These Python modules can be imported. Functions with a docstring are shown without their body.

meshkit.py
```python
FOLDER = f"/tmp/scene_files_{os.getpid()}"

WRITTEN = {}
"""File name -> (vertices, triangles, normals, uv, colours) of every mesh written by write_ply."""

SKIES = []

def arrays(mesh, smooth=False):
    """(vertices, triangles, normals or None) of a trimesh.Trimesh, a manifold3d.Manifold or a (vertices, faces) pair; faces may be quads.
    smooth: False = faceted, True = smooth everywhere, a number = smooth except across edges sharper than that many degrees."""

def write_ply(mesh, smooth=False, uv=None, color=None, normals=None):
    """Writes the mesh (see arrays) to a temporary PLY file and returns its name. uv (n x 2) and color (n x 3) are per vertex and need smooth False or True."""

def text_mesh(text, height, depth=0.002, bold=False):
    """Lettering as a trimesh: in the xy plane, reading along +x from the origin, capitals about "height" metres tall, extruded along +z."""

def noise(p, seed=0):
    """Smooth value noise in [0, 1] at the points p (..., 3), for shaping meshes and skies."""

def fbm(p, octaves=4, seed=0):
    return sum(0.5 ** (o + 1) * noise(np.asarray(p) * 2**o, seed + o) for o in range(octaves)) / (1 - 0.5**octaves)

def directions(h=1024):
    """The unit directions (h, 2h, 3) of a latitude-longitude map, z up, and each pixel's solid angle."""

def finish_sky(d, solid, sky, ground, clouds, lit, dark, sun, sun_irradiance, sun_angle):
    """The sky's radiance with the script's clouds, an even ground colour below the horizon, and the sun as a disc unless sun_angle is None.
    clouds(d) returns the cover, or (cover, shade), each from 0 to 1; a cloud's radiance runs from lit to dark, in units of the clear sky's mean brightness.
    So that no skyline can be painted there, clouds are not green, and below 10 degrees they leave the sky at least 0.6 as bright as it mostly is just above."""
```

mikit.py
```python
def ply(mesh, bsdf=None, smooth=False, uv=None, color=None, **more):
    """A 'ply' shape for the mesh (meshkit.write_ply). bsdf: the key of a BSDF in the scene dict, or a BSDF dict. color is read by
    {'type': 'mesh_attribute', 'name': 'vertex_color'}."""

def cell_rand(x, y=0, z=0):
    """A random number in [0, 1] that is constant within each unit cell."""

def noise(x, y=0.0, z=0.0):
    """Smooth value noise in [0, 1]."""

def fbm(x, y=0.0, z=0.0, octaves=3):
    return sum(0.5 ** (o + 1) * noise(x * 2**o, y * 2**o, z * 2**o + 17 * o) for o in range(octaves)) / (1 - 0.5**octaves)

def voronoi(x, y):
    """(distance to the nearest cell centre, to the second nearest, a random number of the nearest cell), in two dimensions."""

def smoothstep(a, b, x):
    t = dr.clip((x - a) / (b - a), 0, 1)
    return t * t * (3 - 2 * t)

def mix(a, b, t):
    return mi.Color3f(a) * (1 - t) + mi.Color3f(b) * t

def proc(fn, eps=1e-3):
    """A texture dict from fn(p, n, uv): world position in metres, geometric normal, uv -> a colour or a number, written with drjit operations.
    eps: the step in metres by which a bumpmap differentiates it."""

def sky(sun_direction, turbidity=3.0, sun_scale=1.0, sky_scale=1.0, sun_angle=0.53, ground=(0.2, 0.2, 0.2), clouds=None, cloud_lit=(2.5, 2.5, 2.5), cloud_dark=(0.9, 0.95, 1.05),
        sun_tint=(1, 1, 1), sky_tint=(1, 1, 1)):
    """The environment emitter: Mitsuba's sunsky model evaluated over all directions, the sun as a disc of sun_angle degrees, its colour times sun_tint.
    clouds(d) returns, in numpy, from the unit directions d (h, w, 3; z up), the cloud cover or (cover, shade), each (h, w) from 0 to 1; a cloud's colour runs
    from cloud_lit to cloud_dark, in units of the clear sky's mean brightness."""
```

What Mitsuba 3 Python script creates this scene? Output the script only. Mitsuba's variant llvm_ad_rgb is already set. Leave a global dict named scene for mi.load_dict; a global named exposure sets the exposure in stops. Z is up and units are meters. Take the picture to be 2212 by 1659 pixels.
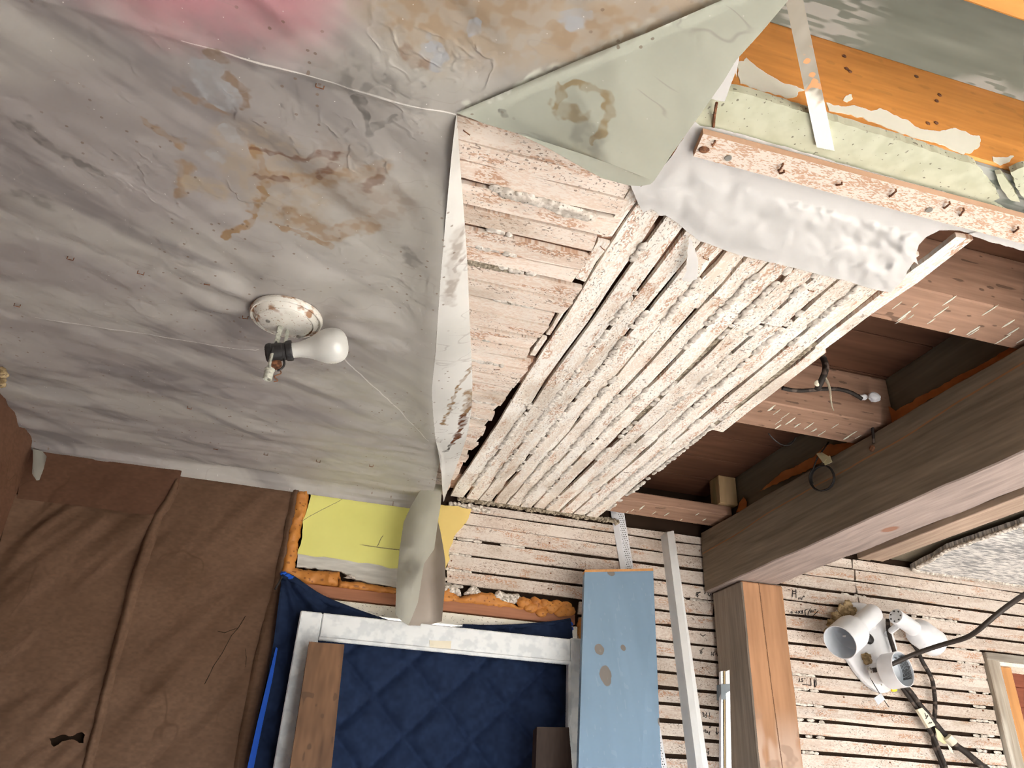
import math, random
import numpy as np, trimesh, drjit as dr, mitsuba as mi
import mikit, meshkit
from mikit import proc, fbm, noise, cell_rand, smoothstep, mix, voronoi
from scipy.spatial import Delaunay
from shapely.geometry import Polygon, Point, LineString
from shapely import contains_xy
T = mi.ScalarTransform4f
scene, labels = {}, {}
rng = np.random.default_rng(7)

# ------------------------------------------------------------------ camera, sky, sun, exposure
CAM = np.array([0.0, 0.0, 1.55])
ROT = np.array([[0.95967026, -0.2768908, 0.04862585], [0.17345838, 0.44708247, -0.87751322], [0.22123557, 0.85055791, 0.47708078]])
FOC = 1662.87
scene['camera'] = {'type': 'perspective', 'fov': 67.257, 'fov_axis': 'x', 'near_clip': 0.02, 'far_clip': 500.0,
    'to_world': T().look_at(origin=CAM.tolist(), target=(CAM + ROT[2]).tolist(), up=(-ROT[1]).tolist())}
def overcast(d):
    n = meshkit.fbm(d * np.array([3.0, 3.0, 6.0]), 4, 3)
    return np.clip((n - 0.35) * 3.0, 0, 1) * 0.9
scene['sky'] = mikit.sky((-0.38, -0.66, 0.69), turbidity=3.5, sun_scale=1.3, sky_scale=1.5, sun_tint=(0.90, 1.0, 1.24), ground=(0.32, 0.31, 0.285), clouds=overcast,
                         cloud_lit=(1.9, 1.9, 1.9), cloud_dark=(1.0, 1.0, 1.05))
exposure = 5.25

H = 2.443          # ceiling plane (underside of laths)
D = 2.44           # back wall plane (face of laths)
XL = -0.83         # left wall

def ray(px, py):
    return ROT.T @ np.array([(px - 1106.0) / FOC, (py - 829.5) / FOC, 1.0])
def at(px, py, axis, val):
    """Point of the plane (axis = val) that the photograph shows at this pixel; used to measure the room."""
    d = ray(px, py)
    return CAM + d * ((val - CAM[axis]) / d[axis])

# ------------------------------------------------------------------ materials
def mat(name, color, rough=0.7, spec=0.3, bump=None, bscale=0.002, **kw):
    c = proc(color) if callable(color) else {'type': 'rgb', 'value': list(color)}
    b = {'type': 'principled', 'base_color': c, 'roughness': rough, 'specular': spec, **kw}
    if bump is not None:
        b = {'type': 'bumpmap', 'arbitrary': {**proc(bump)}, 'scale': bscale, 'bsdf': b}
    scene[name] = {'type': 'twosided', 'bsdf': b}
    return name

def wood(a, b, ax=0, gf=70.0, spots=0.0, spot=(0.05, 0.03, 0.02), seed=0.0, wash=None):
    """Wood with grain along world axis ax."""
    o = [1, 0, 0][ax], [2, 2, 1][ax]
    def fn(p, n, uv):
        u = p[ax]; v = p[o[0]] + seed; w = p[o[1]]
        wob = noise(u * 5, v * 6, w * 6) * 0.02
        g = fbm(u * 3, (v + wob) * gf, (w + wob) * gf, octaves=3)
        f = fbm(u * 14, v * gf * 3, w * gf * 3, octaves=2)
        c = mix(a, b, dr.clip(g * 0.8 + f * 0.5 - 0.15, 0, 1))
        big = fbm(u * 3.1 + 7, v * 5, w * 5, octaves=3)
        c = c * (0.72 + 0.56 * big)
        if wash is not None:
            m = smoothstep(0.5, 0.7, fbm(u * 4 + 3, v * 30, w * 30, octaves=3))
            c = mix(c, wash, m * 0.55)
        if spots:
            s = smoothstep(0.8, 0.88, noise(u * 40, v * 90, w * 90))
            c = mix(c, spot, s * spots)
        return c
    return fn

def lathcol(ax, cross, film=0.5, warm=(0.50, 0.335, 0.235), pale=(0.66, 0.515, 0.415), white=(0.74, 0.69, 0.62), orange=(0.40, 0.19, 0.09), pitch=0.048, off=0.0, bare=0.60):
    def fn(p, n, uv):
        u = p[ax]; v = p[cross]
        k = cell_rand(dr.floor((v + off) / pitch), dr.floor(u / 1.1), 3)
        g = fbm(u * 10 + k * 30, v * 190, octaves=3)
        c = mix(warm, pale, dr.clip(g * 0.9 + 0.3 * k + 0.05, 0, 1))
        m = smoothstep(0.36, 0.62, fbm(u * 190 + 3, v * 420, octaves=2) * 0.6 + fbm(u * 9 + 9 * k, v * 26, octaves=2) * 0.4)
        c = mix(c, white, m * film)
        ob = smoothstep(bare - 0.06, bare + 0.08, fbm(u * 13 + k * 11, v * 44, octaves=3)) * smoothstep(0.42, 0.60, fbm(u * 230, v * 420, octaves=2))
        c = mix(c, orange, ob * 0.7)
        sp = smoothstep(0.76, 0.86, noise(u * 280 + 5, v * 420)) * smoothstep(0.35, 0.6, noise(u * 12, v * 40, 2.0))
        c = mix(c, (0.13, 0.085, 0.06), sp * 0.7)
        dirt = smoothstep(0.60, 0.8, fbm(u * 5 + 21, v * 12, octaves=3))
        return mix(c, (0.36, 0.29, 0.22), dirt * 0.4) * (0.93 + 0.14 * k)
    return fn

def plasterc(a, b, f=60.0):
    def fn(p, n, uv):
        g = fbm(p.x * f, p.y * f, p.z * f, octaves=3)
        c = mix(a, b, smoothstep(0.3, 0.7, g))
        s = smoothstep(0.76, 0.85, noise(p.x * 260, p.y * 260, p.z * 260))
        return mix(c, (0.06, 0.045, 0.03), s * 0.7)
    return fn

mat('m_lath_ceiling_x', lathcol(0, 1, film=0.6, warm=(0.57, 0.44, 0.345), pale=(0.69, 0.58, 0.49), bare=0.62), 0.85, 0.15)
mat('m_lath_ceiling_y', lathcol(1, 0, film=0.85, warm=(0.57, 0.475, 0.385), pale=(0.68, 0.61, 0.525), white=(0.78, 0.765, 0.71), off=0.005, bare=0.63), 0.85, 0.15)
mat('m_lath_wall', lathcol(0, 2, film=0.6, white=(0.64, 0.595, 0.54), warm=(0.41, 0.32, 0.26), pale=(0.53, 0.45, 0.385), pitch=0.0497, off=0.031, bare=0.64), 0.85, 0.15)
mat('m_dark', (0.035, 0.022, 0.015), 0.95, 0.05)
mat('m_subfloor', wood((0.06, 0.028, 0.016), (0.13, 0.06, 0.035), 0, 40), 0.8, 0.2)
mat('m_joist', wood((0.20, 0.115, 0.075), (0.38, 0.235, 0.165), 0, 60, spots=0.6), 0.75, 0.25)
mat('m_joist_orange', wood((0.46, 0.185, 0.04), (0.66, 0.30, 0.075), 0, 55, spots=0.12), 0.55, 0.35)
def beamc(p, n, uv):
    base = wood((0.115, 0.09, 0.062), (0.27, 0.215, 0.155), 1, 55)(p, n, uv)
    under = wood((0.16, 0.125, 0.112), (0.34, 0.275, 0.245), 1, 60, seed=3.0)(p, n, uv)
    c = mix(base, under, smoothstep(0.5, 0.8, dr.abs(n.z)))
    zc = H - 0.062 + 0.018 * noise(p.y * 5, 3.0) - 0.03 * (p.y - 1.6)
    crack = smoothstep(0.0035, 0.001, dr.abs(p.z - zc)) * smoothstep(0.5, 0.3, dr.abs(n.z))
    c = mix(c, (0.30, 0.13, 0.045), crack * 0.8)
    kn = smoothstep(0.02, 0.012, dr.sqrt(dr.square((p.y - 1.62) * 0.6) + dr.square(p.x - 1.47)))
    return mix(c, (0.24, 0.12, 0.08), kn * smoothstep(0.5, 0.8, dr.abs(n.z)))
mat('m_beam', beamc, 0.7, 0.25)
def postc(p, n, uv):
    front = wood((0.24, 0.12, 0.06), (0.37, 0.205, 0.113), 2, 50)(p, n, uv)
    side = wood((0.17, 0.14, 0.11), (0.34, 0.285, 0.235), 2, 55, seed=2.0)(p, n, uv)
    worn = smoothstep(0.42, 0.6, fbm(p.x * 25, p.z * 7, 4.0, octaves=3)) * smoothstep(1.86, 1.72, p.z)
    front = mix(front, (0.50, 0.39, 0.32), worn * 0.6)
    scuff = smoothstep(0.6, 0.7, fbm(p.x * 20 + 4, p.z * 22, octaves=3)) * smoothstep(1.9, 1.75, p.z)
    front = mix(front, (0.25, 0.16, 0.11), scuff * 0.5)
    xc = 1.462 + 0.016 * (noise(p.z * 3, 1.0) - 0.5) + (2.2 - p.z) * 0.02
    crack = smoothstep(0.0026, 0.0010, dr.abs(p.x - xc))
    front = mix(front, (0.10, 0.045, 0.02), crack * 0.85)
    return mix(front, side, smoothstep(0.5, 0.7, -n.x))
mat('m_post', postc, 0.7, 0.25)
mat('m_cream_paint', plasterc((0.41, 0.42, 0.305), (0.47, 0.48, 0.365), 45), 0.6, 0.3)
mat('m_white_smear', (0.66, 0.66, 0.56), 0.6, 0.3)
def greyboard(p, n, uv):
    g = fbm(p.x * 6, p.y * 50, octaves=3)
    c = mix((0.115, 0.135, 0.112), (0.20, 0.225, 0.195), g)
    m = smoothstep(0.52, 0.7, fbm(p.x * 5 + 3, p.y * 9, octaves=3)) * smoothstep(0.3, 0.6, noise(p.x * 40, p.y * 200))
    return mix(c, (0.36, 0.37, 0.35), m * 0.8)
mat('m_grey_board', greyboard, 0.6, 0.3)
def battenc(p, n, uv):
    g = fbm(p.x * 10, p.y * 150, octaves=3)
    c = mix((0.40, 0.24, 0.15), (0.52, 0.345, 0.245), g)
    m = smoothstep(0.36, 0.56, fbm(p.x * 260, p.y * 600, octaves=2) * 0.6 + fbm(p.x * 25, p.y * 50, octaves=3) * 0.4)
    c = mix(c, (0.64, 0.585, 0.515), m * 0.85 * smoothstep(0.5, 0.8, -n.z))
    return c
mat('m_batten', battenc, 0.8, 0.15)
def stickc(p, n, uv):
    g = fbm(p.x * 60, p.y * 15, octaves=3)
    c = mix((0.26, 0.235, 0.185), (0.36, 0.33, 0.28), g)
    e = p.y + 0.03 * (noise(p.x * 120, p.y * 60) - 0.5)
    c = mix(c, (0.74, 0.73, 0.64), smoothstep(0.60, 0.625, e))
    r = smoothstep(0.66, 0.74, noise(p.x * 110, p.y * 130)) * smoothstep(0.545, 0.565, e) * smoothstep(0.62, 0.60, e)
    return mix(c, (0.62, 0.30, 0.14), r)
mat('m_stick', stickc, 0.7, 0.2)

# --- plastic sheet colour: stains and marks at measured places, plus a painted ridge highlight
def pw(px, py, dz=0.012):
    q = at(px, py, 2, H - dz); return float(q[0]), float(q[1])
def seglist(items, dz=0.012):
    out = []
    for pts, r, col, soft, amt in items:
        w = [pw(x, y, dz) for x, y in pts]
        mx, my = np.mean([p[0] for p in pts]), np.mean([p[1] for p in pts])
        a, b = np.array(pw(mx - 10, my, dz)), np.array(pw(mx + 10, my, dz))
        s = np.linalg.norm(a - b) / 20.0
        out.append((w, r * s, col, soft * s, amt))
    return out
WHITE_LINE = (0.66, 0.64, 0.60)
TAN, ORG, RUST, GREY, DARK, BRN, PINK = (0.335, 0.275, 0.205), (0.27, 0.18, 0.10), (0.13, 0.055, 0.03), (0.31, 0.315, 0.32), (0.10, 0.095, 0.085), (0.235, 0.175, 0.13), (0.50, 0.20, 0.235)
MAIN_STAINS_AND_GLINT = seglist([
    ([(1000, 236), (1100, 193), (1250, 128), (1400, 68), (1560, -2)], 3, (0.62, 0.64, 0.56), 20, 0.8),  # bright band of light along the ridge, painted into the sheet colour
    ([(400, 70), (985, 243)], 0.8, WHITE_LINE, 2.2, 0.9), ([(80, 675), (560, 745)], 0.4, WHITE_LINE, 1.6, 0.5), ([(720, 740), (930, 940)], 0.4, WHITE_LINE, 2.0, 0.5),
    ([(330, -120), (560, -110)], 60, PINK, 250, 0.75),
    ([(950, -20), (1400, 20)], 110, TAN, 120, 0.9), ([(560, 330), (620, 420)], 70, TAN, 50, 0.55),
    ([(746, 362), (814, 430)], 45, BRN, 60, 0.45), ([(900, 30), (1150, -10)], 30, ORG, 50, 0.45), ([(1230, 60), (1380, 20)], 22, ORG, 40, 0.5),
    ([(325, 249), (384, 289)], 10, ORG, 9, 0.75), ([(409, 340), (397, 415)], 10, ORG, 12, 0.65), ([(430, 390), (470, 400)], 16, TAN, 20, 0.7),
    ([(547, 307), (583, 362), (565, 407), (533, 461), (488, 497)], 6, ORG, 7, 0.85), ([(547, 312), (640, 324), (720, 326)], 3, RUST, 7, 0.6),
    ([(574, 371), (705, 378), (832, 344)], 12, ORG, 16, 0.6), ([(624, 452), (705, 488), (805, 479)], 14, ORG, 16, 0.6), ([(600, 474), (690, 505), (720, 513)], 5, ORG, 6, 0.7),
    ([(565, 372), (600, 376), (630, 378)], 4, RUST, 5, 0.7), ([(700, 370), (720, 345)], 6, RUST, 10, 0.55), ([(830, 350), (800, 385)], 8, RUST, 12, 0.4),
    ([(768, 194), (795, 240), (805, 271)], 5, DARK, 7, 0.7), ([(800, 268), (860, 245)], 4, DARK, 6, 0.5), ([(768, 149), (814, 155)], 22, DARK, 30, 0.45), ([(690, 150), (900, 205)], 14, DARK, 30, 0.28),
    ([(452, 149), (475, 203)], 34, GREY, 14, 0.8), ([(497, 160), (522, 190), (529, 217)], 6, BRN, 7, 0.9), ([(392, 188), (430, 210), (470, 235), (500, 240)], 5, BRN, 8, 0.8),
    ([(465, 100), (485, 120)], 14, BRN, 10, 0.8), ([(497, 276), (505, 290)], 16, GREY, 8, 0.8), ([(470, 320), (476, 330)], 10, GREY, 10, 0.6),
    ([(929, 95), (935, 110)], 22, GREY, 8, 0.9), ([(1022, 62), (1032, 58)], 12, GREY, 6, 0.9), ([(1240, 20), (1250, 34)], 16, GREY, 10, 0.85), ([(880, 95), (905, 120)], 12, BRN, 14, 0.8),
    ([(60, 255), (110, 300), (215, 350)], 7, DARK, 14, 0.5), ([(60, 395), (100, 420)], 8, DARK, 22, 0.4), ([(885, 530), (890, 560)], 7, DARK, 12, 0.4),
])
def markcolor(stains, base_a, base_b, sc=1.0, yellow=True):
    def fn(p, n, uv):
        x = p.x + 0.036 * (fbm(p.x * 14, p.y * 14, octaves=3) - 0.5) + 0.018 * (fbm(p.x * 75, p.y * 75, octaves=2) - 0.5)
        y = p.y + 0.036 * (fbm(p.x * 14 + 31, p.y * 14, octaves=3) - 0.5) + 0.018 * (fbm(p.x * 75 + 13, p.y * 75, octaves=2) - 0.5)
        c = mix(base_a, base_b, smoothstep(0.3, 0.7, fbm(p.x * 3.5, p.y * 7, octaves=3)))
        if yellow:   # dirt film: greener to the right, mauve to the left and towards the wall
            c = mix(c, (0.36, 0.352, 0.30), smoothstep(-0.25, 0.25, p.x + 0.25 * (noise(p.x * 3, p.y * 3) - 0.5)) * 0.5)
        if yellow:   # smoky grey drifts where the film lies close to the old ceiling
            q1 = 0.02 + fbm((p.x * 0.85 + p.y * 0.5) * 3.5, (p.y * 0.85 - p.x * 0.5) * 17, octaves=4)
            c = mix(c, (0.15, 0.138, 0.140), smoothstep(0.50, 0.74, q1) * 0.62 * smoothstep(0.55, -0.25, p.x + 0.3 * (noise(p.x * 2, p.y * 2, 7.0) - 0.5)))
            q2 = fbm(p.x * 9, p.y * 13, 3.0, octaves=3)
            c = mix(c, (0.43, 0.41, 0.385), smoothstep(0.55, 0.72, q2) * 0.28)
        gr = smoothstep(0.35, 0.65, fbm(p.x * 70, p.y * 70, octaves=2))
        for w, r, col, soft, amt in stains:
            d = mi.Float(9.0)
            sx_, sy_ = (p.x, p.y) if col is WHITE_LINE else (x, y)
            for (ax, ay), (bx, by) in zip(w[:-1], w[1:]):
                ux, uy = bx - ax, by - ay
                t = dr.clip(((sx_ - ax) * ux + (sy_ - ay) * uy) / (ux * ux + uy * uy + 1e-9), 0, 1)
                d = dr.minimum(d, dr.sqrt(dr.square(sx_ - ax - t * ux) + dr.square(sy_ - ay - t * uy)))
            m = smoothstep(r + soft, r, d) * amt * ((0.55 + 0.6 * gr) if col is not PINK and col is not WHITE_LINE else 1.0)
            c = mix(c, col, dr.clip(m, 0, 1))
        v1, v2, vr = voronoi(p.x * 55, p.y * 55)
        sp = smoothstep(0.10, 0.05, v1 - 0.06 * vr) * smoothstep(0.84, 0.86, vr) * smoothstep(0.45, 0.65, noise(p.x * 7, p.y * 7, 5.0))
        c = mix(c, (0.16, 0.10, 0.06), sp * 0.6)
        c = mix(c, (0.72, 0.70, 0.66), smoothstep(0.06, 0.02, v1) * smoothstep(0.07, 0.05, vr) * 0.7)
        scr = smoothstep(0.035, 0.0, dr.abs(fbm(p.x * 16 + p.y * 9, p.y * 34 - p.x * 6, octaves=2) - 0.5)) * smoothstep(0.5, 0.7, noise(p.x * 20, p.y * 20, 8.0))
        return mix(c, (0.27, 0.24, 0.22), scr * 0.35)
    return fn
def film_bump(p, n, uv):
    a = dr.abs(fbm(p.x * 22 + p.z * 15, p.y * 30, octaves=3) - 0.5)
    return smoothstep(0.06, 0.0, a) * noise(p.x * 10, p.y * 10) + 0.4 * fbm(p.x * 60, p.y * 60, p.z * 40, octaves=2)
mat('m_sheet', markcolor(MAIN_STAINS_AND_GLINT, (0.28, 0.258, 0.248), (0.35, 0.333, 0.308)), 0.42, 0.45, bump=film_bump, bscale=0.0012)
FLAP_STAINS_AND_GLINT = seglist([
    ([(1000, 240), (1100, 198), (1250, 134), (1400, 74), (1560, 4)], 8, (0.86, 0.88, 0.80), 16, 0.95),  # ridge highlight painted into the flap colour, not a stain
    ([(1200, 253), (1218, 221), (1262, 217), (1316, 219), (1323, 235), (1312, 271), (1291, 297)], 5, (0.34, 0.27, 0.15), 6, 0.8), ([(1205, 262), (1236, 268), (1270, 262)], 5, (0.34, 0.28, 0.17), 9, 0.7),
    ([(1330, 95), (1380, 88)], 10, (0.50, 0.42, 0.22), 10, 0.7), ([(1265, 290), (1290, 300)], 16, DARK, 30, 0.25), ([(1072, 272), (1076, 278)], 4, DARK, 6, 0.6)], 0.05)
STRIP_STAINS = seglist([
    ([(1018, 800), (985, 840), (966, 875), (962, 905)], 2, ORG, 4, 0.9), ([(1018, 870), (1000, 900), (990, 925), (972, 955)], 4, RUST, 5, 0.9), ([(1012, 850), (1004, 890)], 5, ORG, 7, 0.8),
    ([(966, 955), (960, 968)], 3, DARK, 3, 0.9), ([(985, 500), (970, 640)], 8, BRN, 16, 0.5), ([(1005, 560), (985, 575)], 3, RUST, 5, 0.5)], 0.02)
def film(name, color, trans, rough=0.35):
    scene[name] = {'type': 'principledthin', 'base_color': proc(color) if callable(color) else {'type': 'rgb', 'value': list(color)}, 'roughness': rough, 'diff_trans': trans, 'eta': 1.4, 'spec_trans': 0.0}
    return name
film('m_flap', markcolor(FLAP_STAINS_AND_GLINT, (0.47, 0.495, 0.415), (0.53, 0.55, 0.465), yellow=False), 0.4)
film('m_strip', markcolor(STRIP_STAINS, (0.58, 0.575, 0.54), (0.68, 0.675, 0.64), yellow=False), 0.4)
film('m_film_clean', lambda p, n, uv: mix((0.61, 0.605, 0.59), (0.68, 0.675, 0.66), fbm(p.x * 8, p.y * 8, p.z * 8, octaves=2)), 0.35, 0.16)
film('m_film_dull', lambda p, n, uv: mix((0.28, 0.24, 0.205), (0.38, 0.34, 0.30), fbm(p.x * 14, p.y * 9, p.z * 9, octaves=3)), 0.5, 0.3)
film('m_film_hang', lambda p, n, uv: mix((0.37, 0.365, 0.315), (0.46, 0.46, 0.405), fbm(p.x * 14, p.y * 9, p.z * 9, octaves=3)), 0.6, 0.25)

def kraftc(a, b):
    def fn(p, n, uv):
        c = mix(a, b, fbm(p.x * 5 + p.y * 5, p.z * 6, octaves=3))
        fib = fbm(p.x * 90 + p.y * 90, p.z * 160, octaves=2)
        c = c * (0.85 + 0.3 * fib)
        s = smoothstep(0.04, 0.0, dr.abs(fbm(p.x * 12 + p.y * 12, p.z * 9, octaves=2) - 0.5)) * smoothstep(0.55, 0.75, noise(p.x * 7, p.y * 7, p.z * 7))
        return mix(c, a, s * 0.6)
    return fn
mat('m_kraft', kraftc((0.078, 0.042, 0.024), (0.140, 0.083, 0.052)), 0.8, 0.2)
mat('m_kraft_red', kraftc((0.075, 0.036, 0.021), (0.110, 0.056, 0.034)), 0.8, 0.2)
def yellowc(p, n, uv):
    c = mix((0.60, 0.59, 0.165), (0.66, 0.65, 0.21), fbm(p.x * 6, p.z * 6, octaves=3))
    c = mix(c, (0.62, 0.47, 0.16), smoothstep(0.36, 0.42, p.x))
    z = p.z - 2.175 + 0.010 * (noise(p.x * 30, 2.0) - 0.5) + 0.035 * (p.x - 0.1)
    grey = mix((0.36, 0.35, 0.31), (0.55, 0.54, 0.49), fbm(p.x * 20, p.z * 120, octaves=3))
    c = mix(c, grey, smoothstep(0.015, 0.012, z))
    cr = smoothstep(0.0022, 0.0008, dr.abs(p.z - 2.238 - 0.02 * (p.x - 0.2) - 0.006 * noise(p.x * 25, 1.0))) * smoothstep(0.16, 0.18, p.x) * smoothstep(0.33, 0.30, p.x)
    cr2 = smoothstep(0.0018, 0.0008, dr.abs(p.x - 0.215 - 0.35 * (p.z - 2.24) - 0.004 * noise(p.z * 60, 1.0))) * smoothstep(2.238, 2.243, p.z) * smoothstep(2.285, 2.275, p.z)
    cr3 = smoothstep(0.0015, 0.0006, dr.abs(p.z - 2.318 - 0.8 * (p.x - 0.01) - 0.004 * noise(p.x * 40, 1.0))) * smoothstep(0.11, 0.09, p.x)
    return mix(c, (0.13, 0.11, 0.06), dr.maximum(cr, dr.maximum(cr2, cr3)) * 0.8)
mat('m_yellow_plaster', yellowc, 0.55, 0.3)
mat('m_plaster_raw', plasterc((0.40, 0.36, 0.31), (0.66, 0.62, 0.56), 120), 0.95, 0.05)
mat('m_plaster_dirt', plasterc((0.13, 0.105, 0.07), (0.36, 0.31, 0.24), 160), 0.95, 0.05)
mat('m_foam', lambda p, n, uv: mix(mix((0.33, 0.115, 0.022), (0.52, 0.225, 0.05), fbm(p.x * 25, p.y * 25, p.z * 25, octaves=3)), (0.16, 0.055, 0.02), smoothstep(0.75, 0.85, noise(p.x * 130, p.y * 130, p.z * 130)) * 0.7), 0.55, 0.35)
mat('m_header_wood', wood((0.25, 0.10, 0.05), (0.36, 0.16, 0.085), 0, 70), 0.6, 0.3)
mat('m_trim_cream', plasterc((0.72, 0.69, 0.56), (0.80, 0.77, 0.66), 30), 0.5, 0.4)
def sashc(p, n, uv):
    g = fbm(p.x * 50, p.z * 50, octaves=3)
    return mix((0.55, 0.585, 0.60), (0.66, 0.69, 0.695), smoothstep(0.3, 0.6, g))
mat('m_sash', sashc, 0.45, 0.4)
mat('m_white_trim', (0.64, 0.655, 0.65), 0.4, 0.4)
mat('m_white_plastic', (0.63, 0.645, 0.665), 0.28, 0.5)
mat('m_lamp_inner', (0.50, 0.54, 0.58), 0.35, 0.5)
mat('m_blanket', lambda p, n, uv: mix((0.007, 0.014, 0.036), (0.012, 0.024, 0.060), fbm(p.x * 60, p.z * 60, octaves=2)), 0.85, 0.15, sheen=0.4)
mat('m_blue_binding', (0.012, 0.075, 0.42), 0.7, 0.2)
def bluec(p, n, uv):
    c = mix((0.175, 0.265, 0.36), (0.205, 0.305, 0.415), fbm(p.x * 30, p.z * 3, octaves=3))
    for (cx, cz, rx, rz) in BLUE_SPOTS:
        d = dr.sqrt(dr.square((p.x - cx) / rx) + dr.square((p.z - cz) / rz)) + 0.25 * (noise(p.x * 90, p.z * 90) - 0.5)
        c = mix(c, (0.19, 0.155, 0.12), smoothstep(1.08, 0.92, d) * 0.85)
    w = smoothstep(0.86, 0.9, noise(p.x * 120, p.z * 50))
    return mix(c, (0.62, 0.66, 0.68), w * 0.06)
BLUE_SPOTS = []
mat('m_plank', wood((0.045, 0.02, 0.01), (0.25, 0.135, 0.07), 2, 28, spots=0.5, wash=(0.09, 0.05, 0.028)), 0.65, 0.3)
mat('m_plank_dark', wood((0.03, 0.018, 0.013), (0.055, 0.035, 0.026), 2, 60), 0.6, 0.3)
mat('m_rim', wood((0.10, 0.088, 0.062), (0.20, 0.175, 0.13), 1, 45), 0.8, 0.2)
mat('m_orange_paper', lambda p, n, uv: mix((0.30, 0.105, 0.03), (0.46, 0.18, 0.055), fbm(p.x * 20, p.y * 25, p.z * 40, octaves=3)), 0.8, 0.2)
mat('m_block', wood((0.33, 0.22, 0.11), (0.52, 0.37, 0.21), 2, 40, wash=(0.16, 0.17, 0.07)), 0.8, 0.2)
mat('m_black', (0.018, 0.017, 0.017), 0.45, 0.4)
mat('m_cable', lambda p, n, uv: mix((0.022, 0.017, 0.014), (0.10, 0.075, 0.06), smoothstep(0.55, 0.75, fbm(p.x * 60, p.y * 60, p.z * 60, octaves=2))), 0.65, 0.3)
mat('m_rust', plasterc((0.10, 0.045, 0.025), (0.22, 0.10, 0.05), 200), 0.75, 0.2)
mat('m_metal', (0.30, 0.29, 0.26), 0.45, 0.5, metallic=0.6)
mat('m_ink', (0.022, 0.02, 0.022), 0.8, 0.1)
mat('m_tag', (0.70, 0.66, 0.42), 0.7, 0.2)
mat('m_tape', (0.66, 0.62, 0.50), 0.7, 0.2)
mat('m_yellow_nut', (0.80, 0.62, 0.03), 0.4, 0.4)
mat('m_grey_tape', (0.16, 0.185, 0.205), 0.6, 0.3)
mat('m_brown_stripe', (0.36, 0.27, 0.14), 0.6, 0.3)
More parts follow.
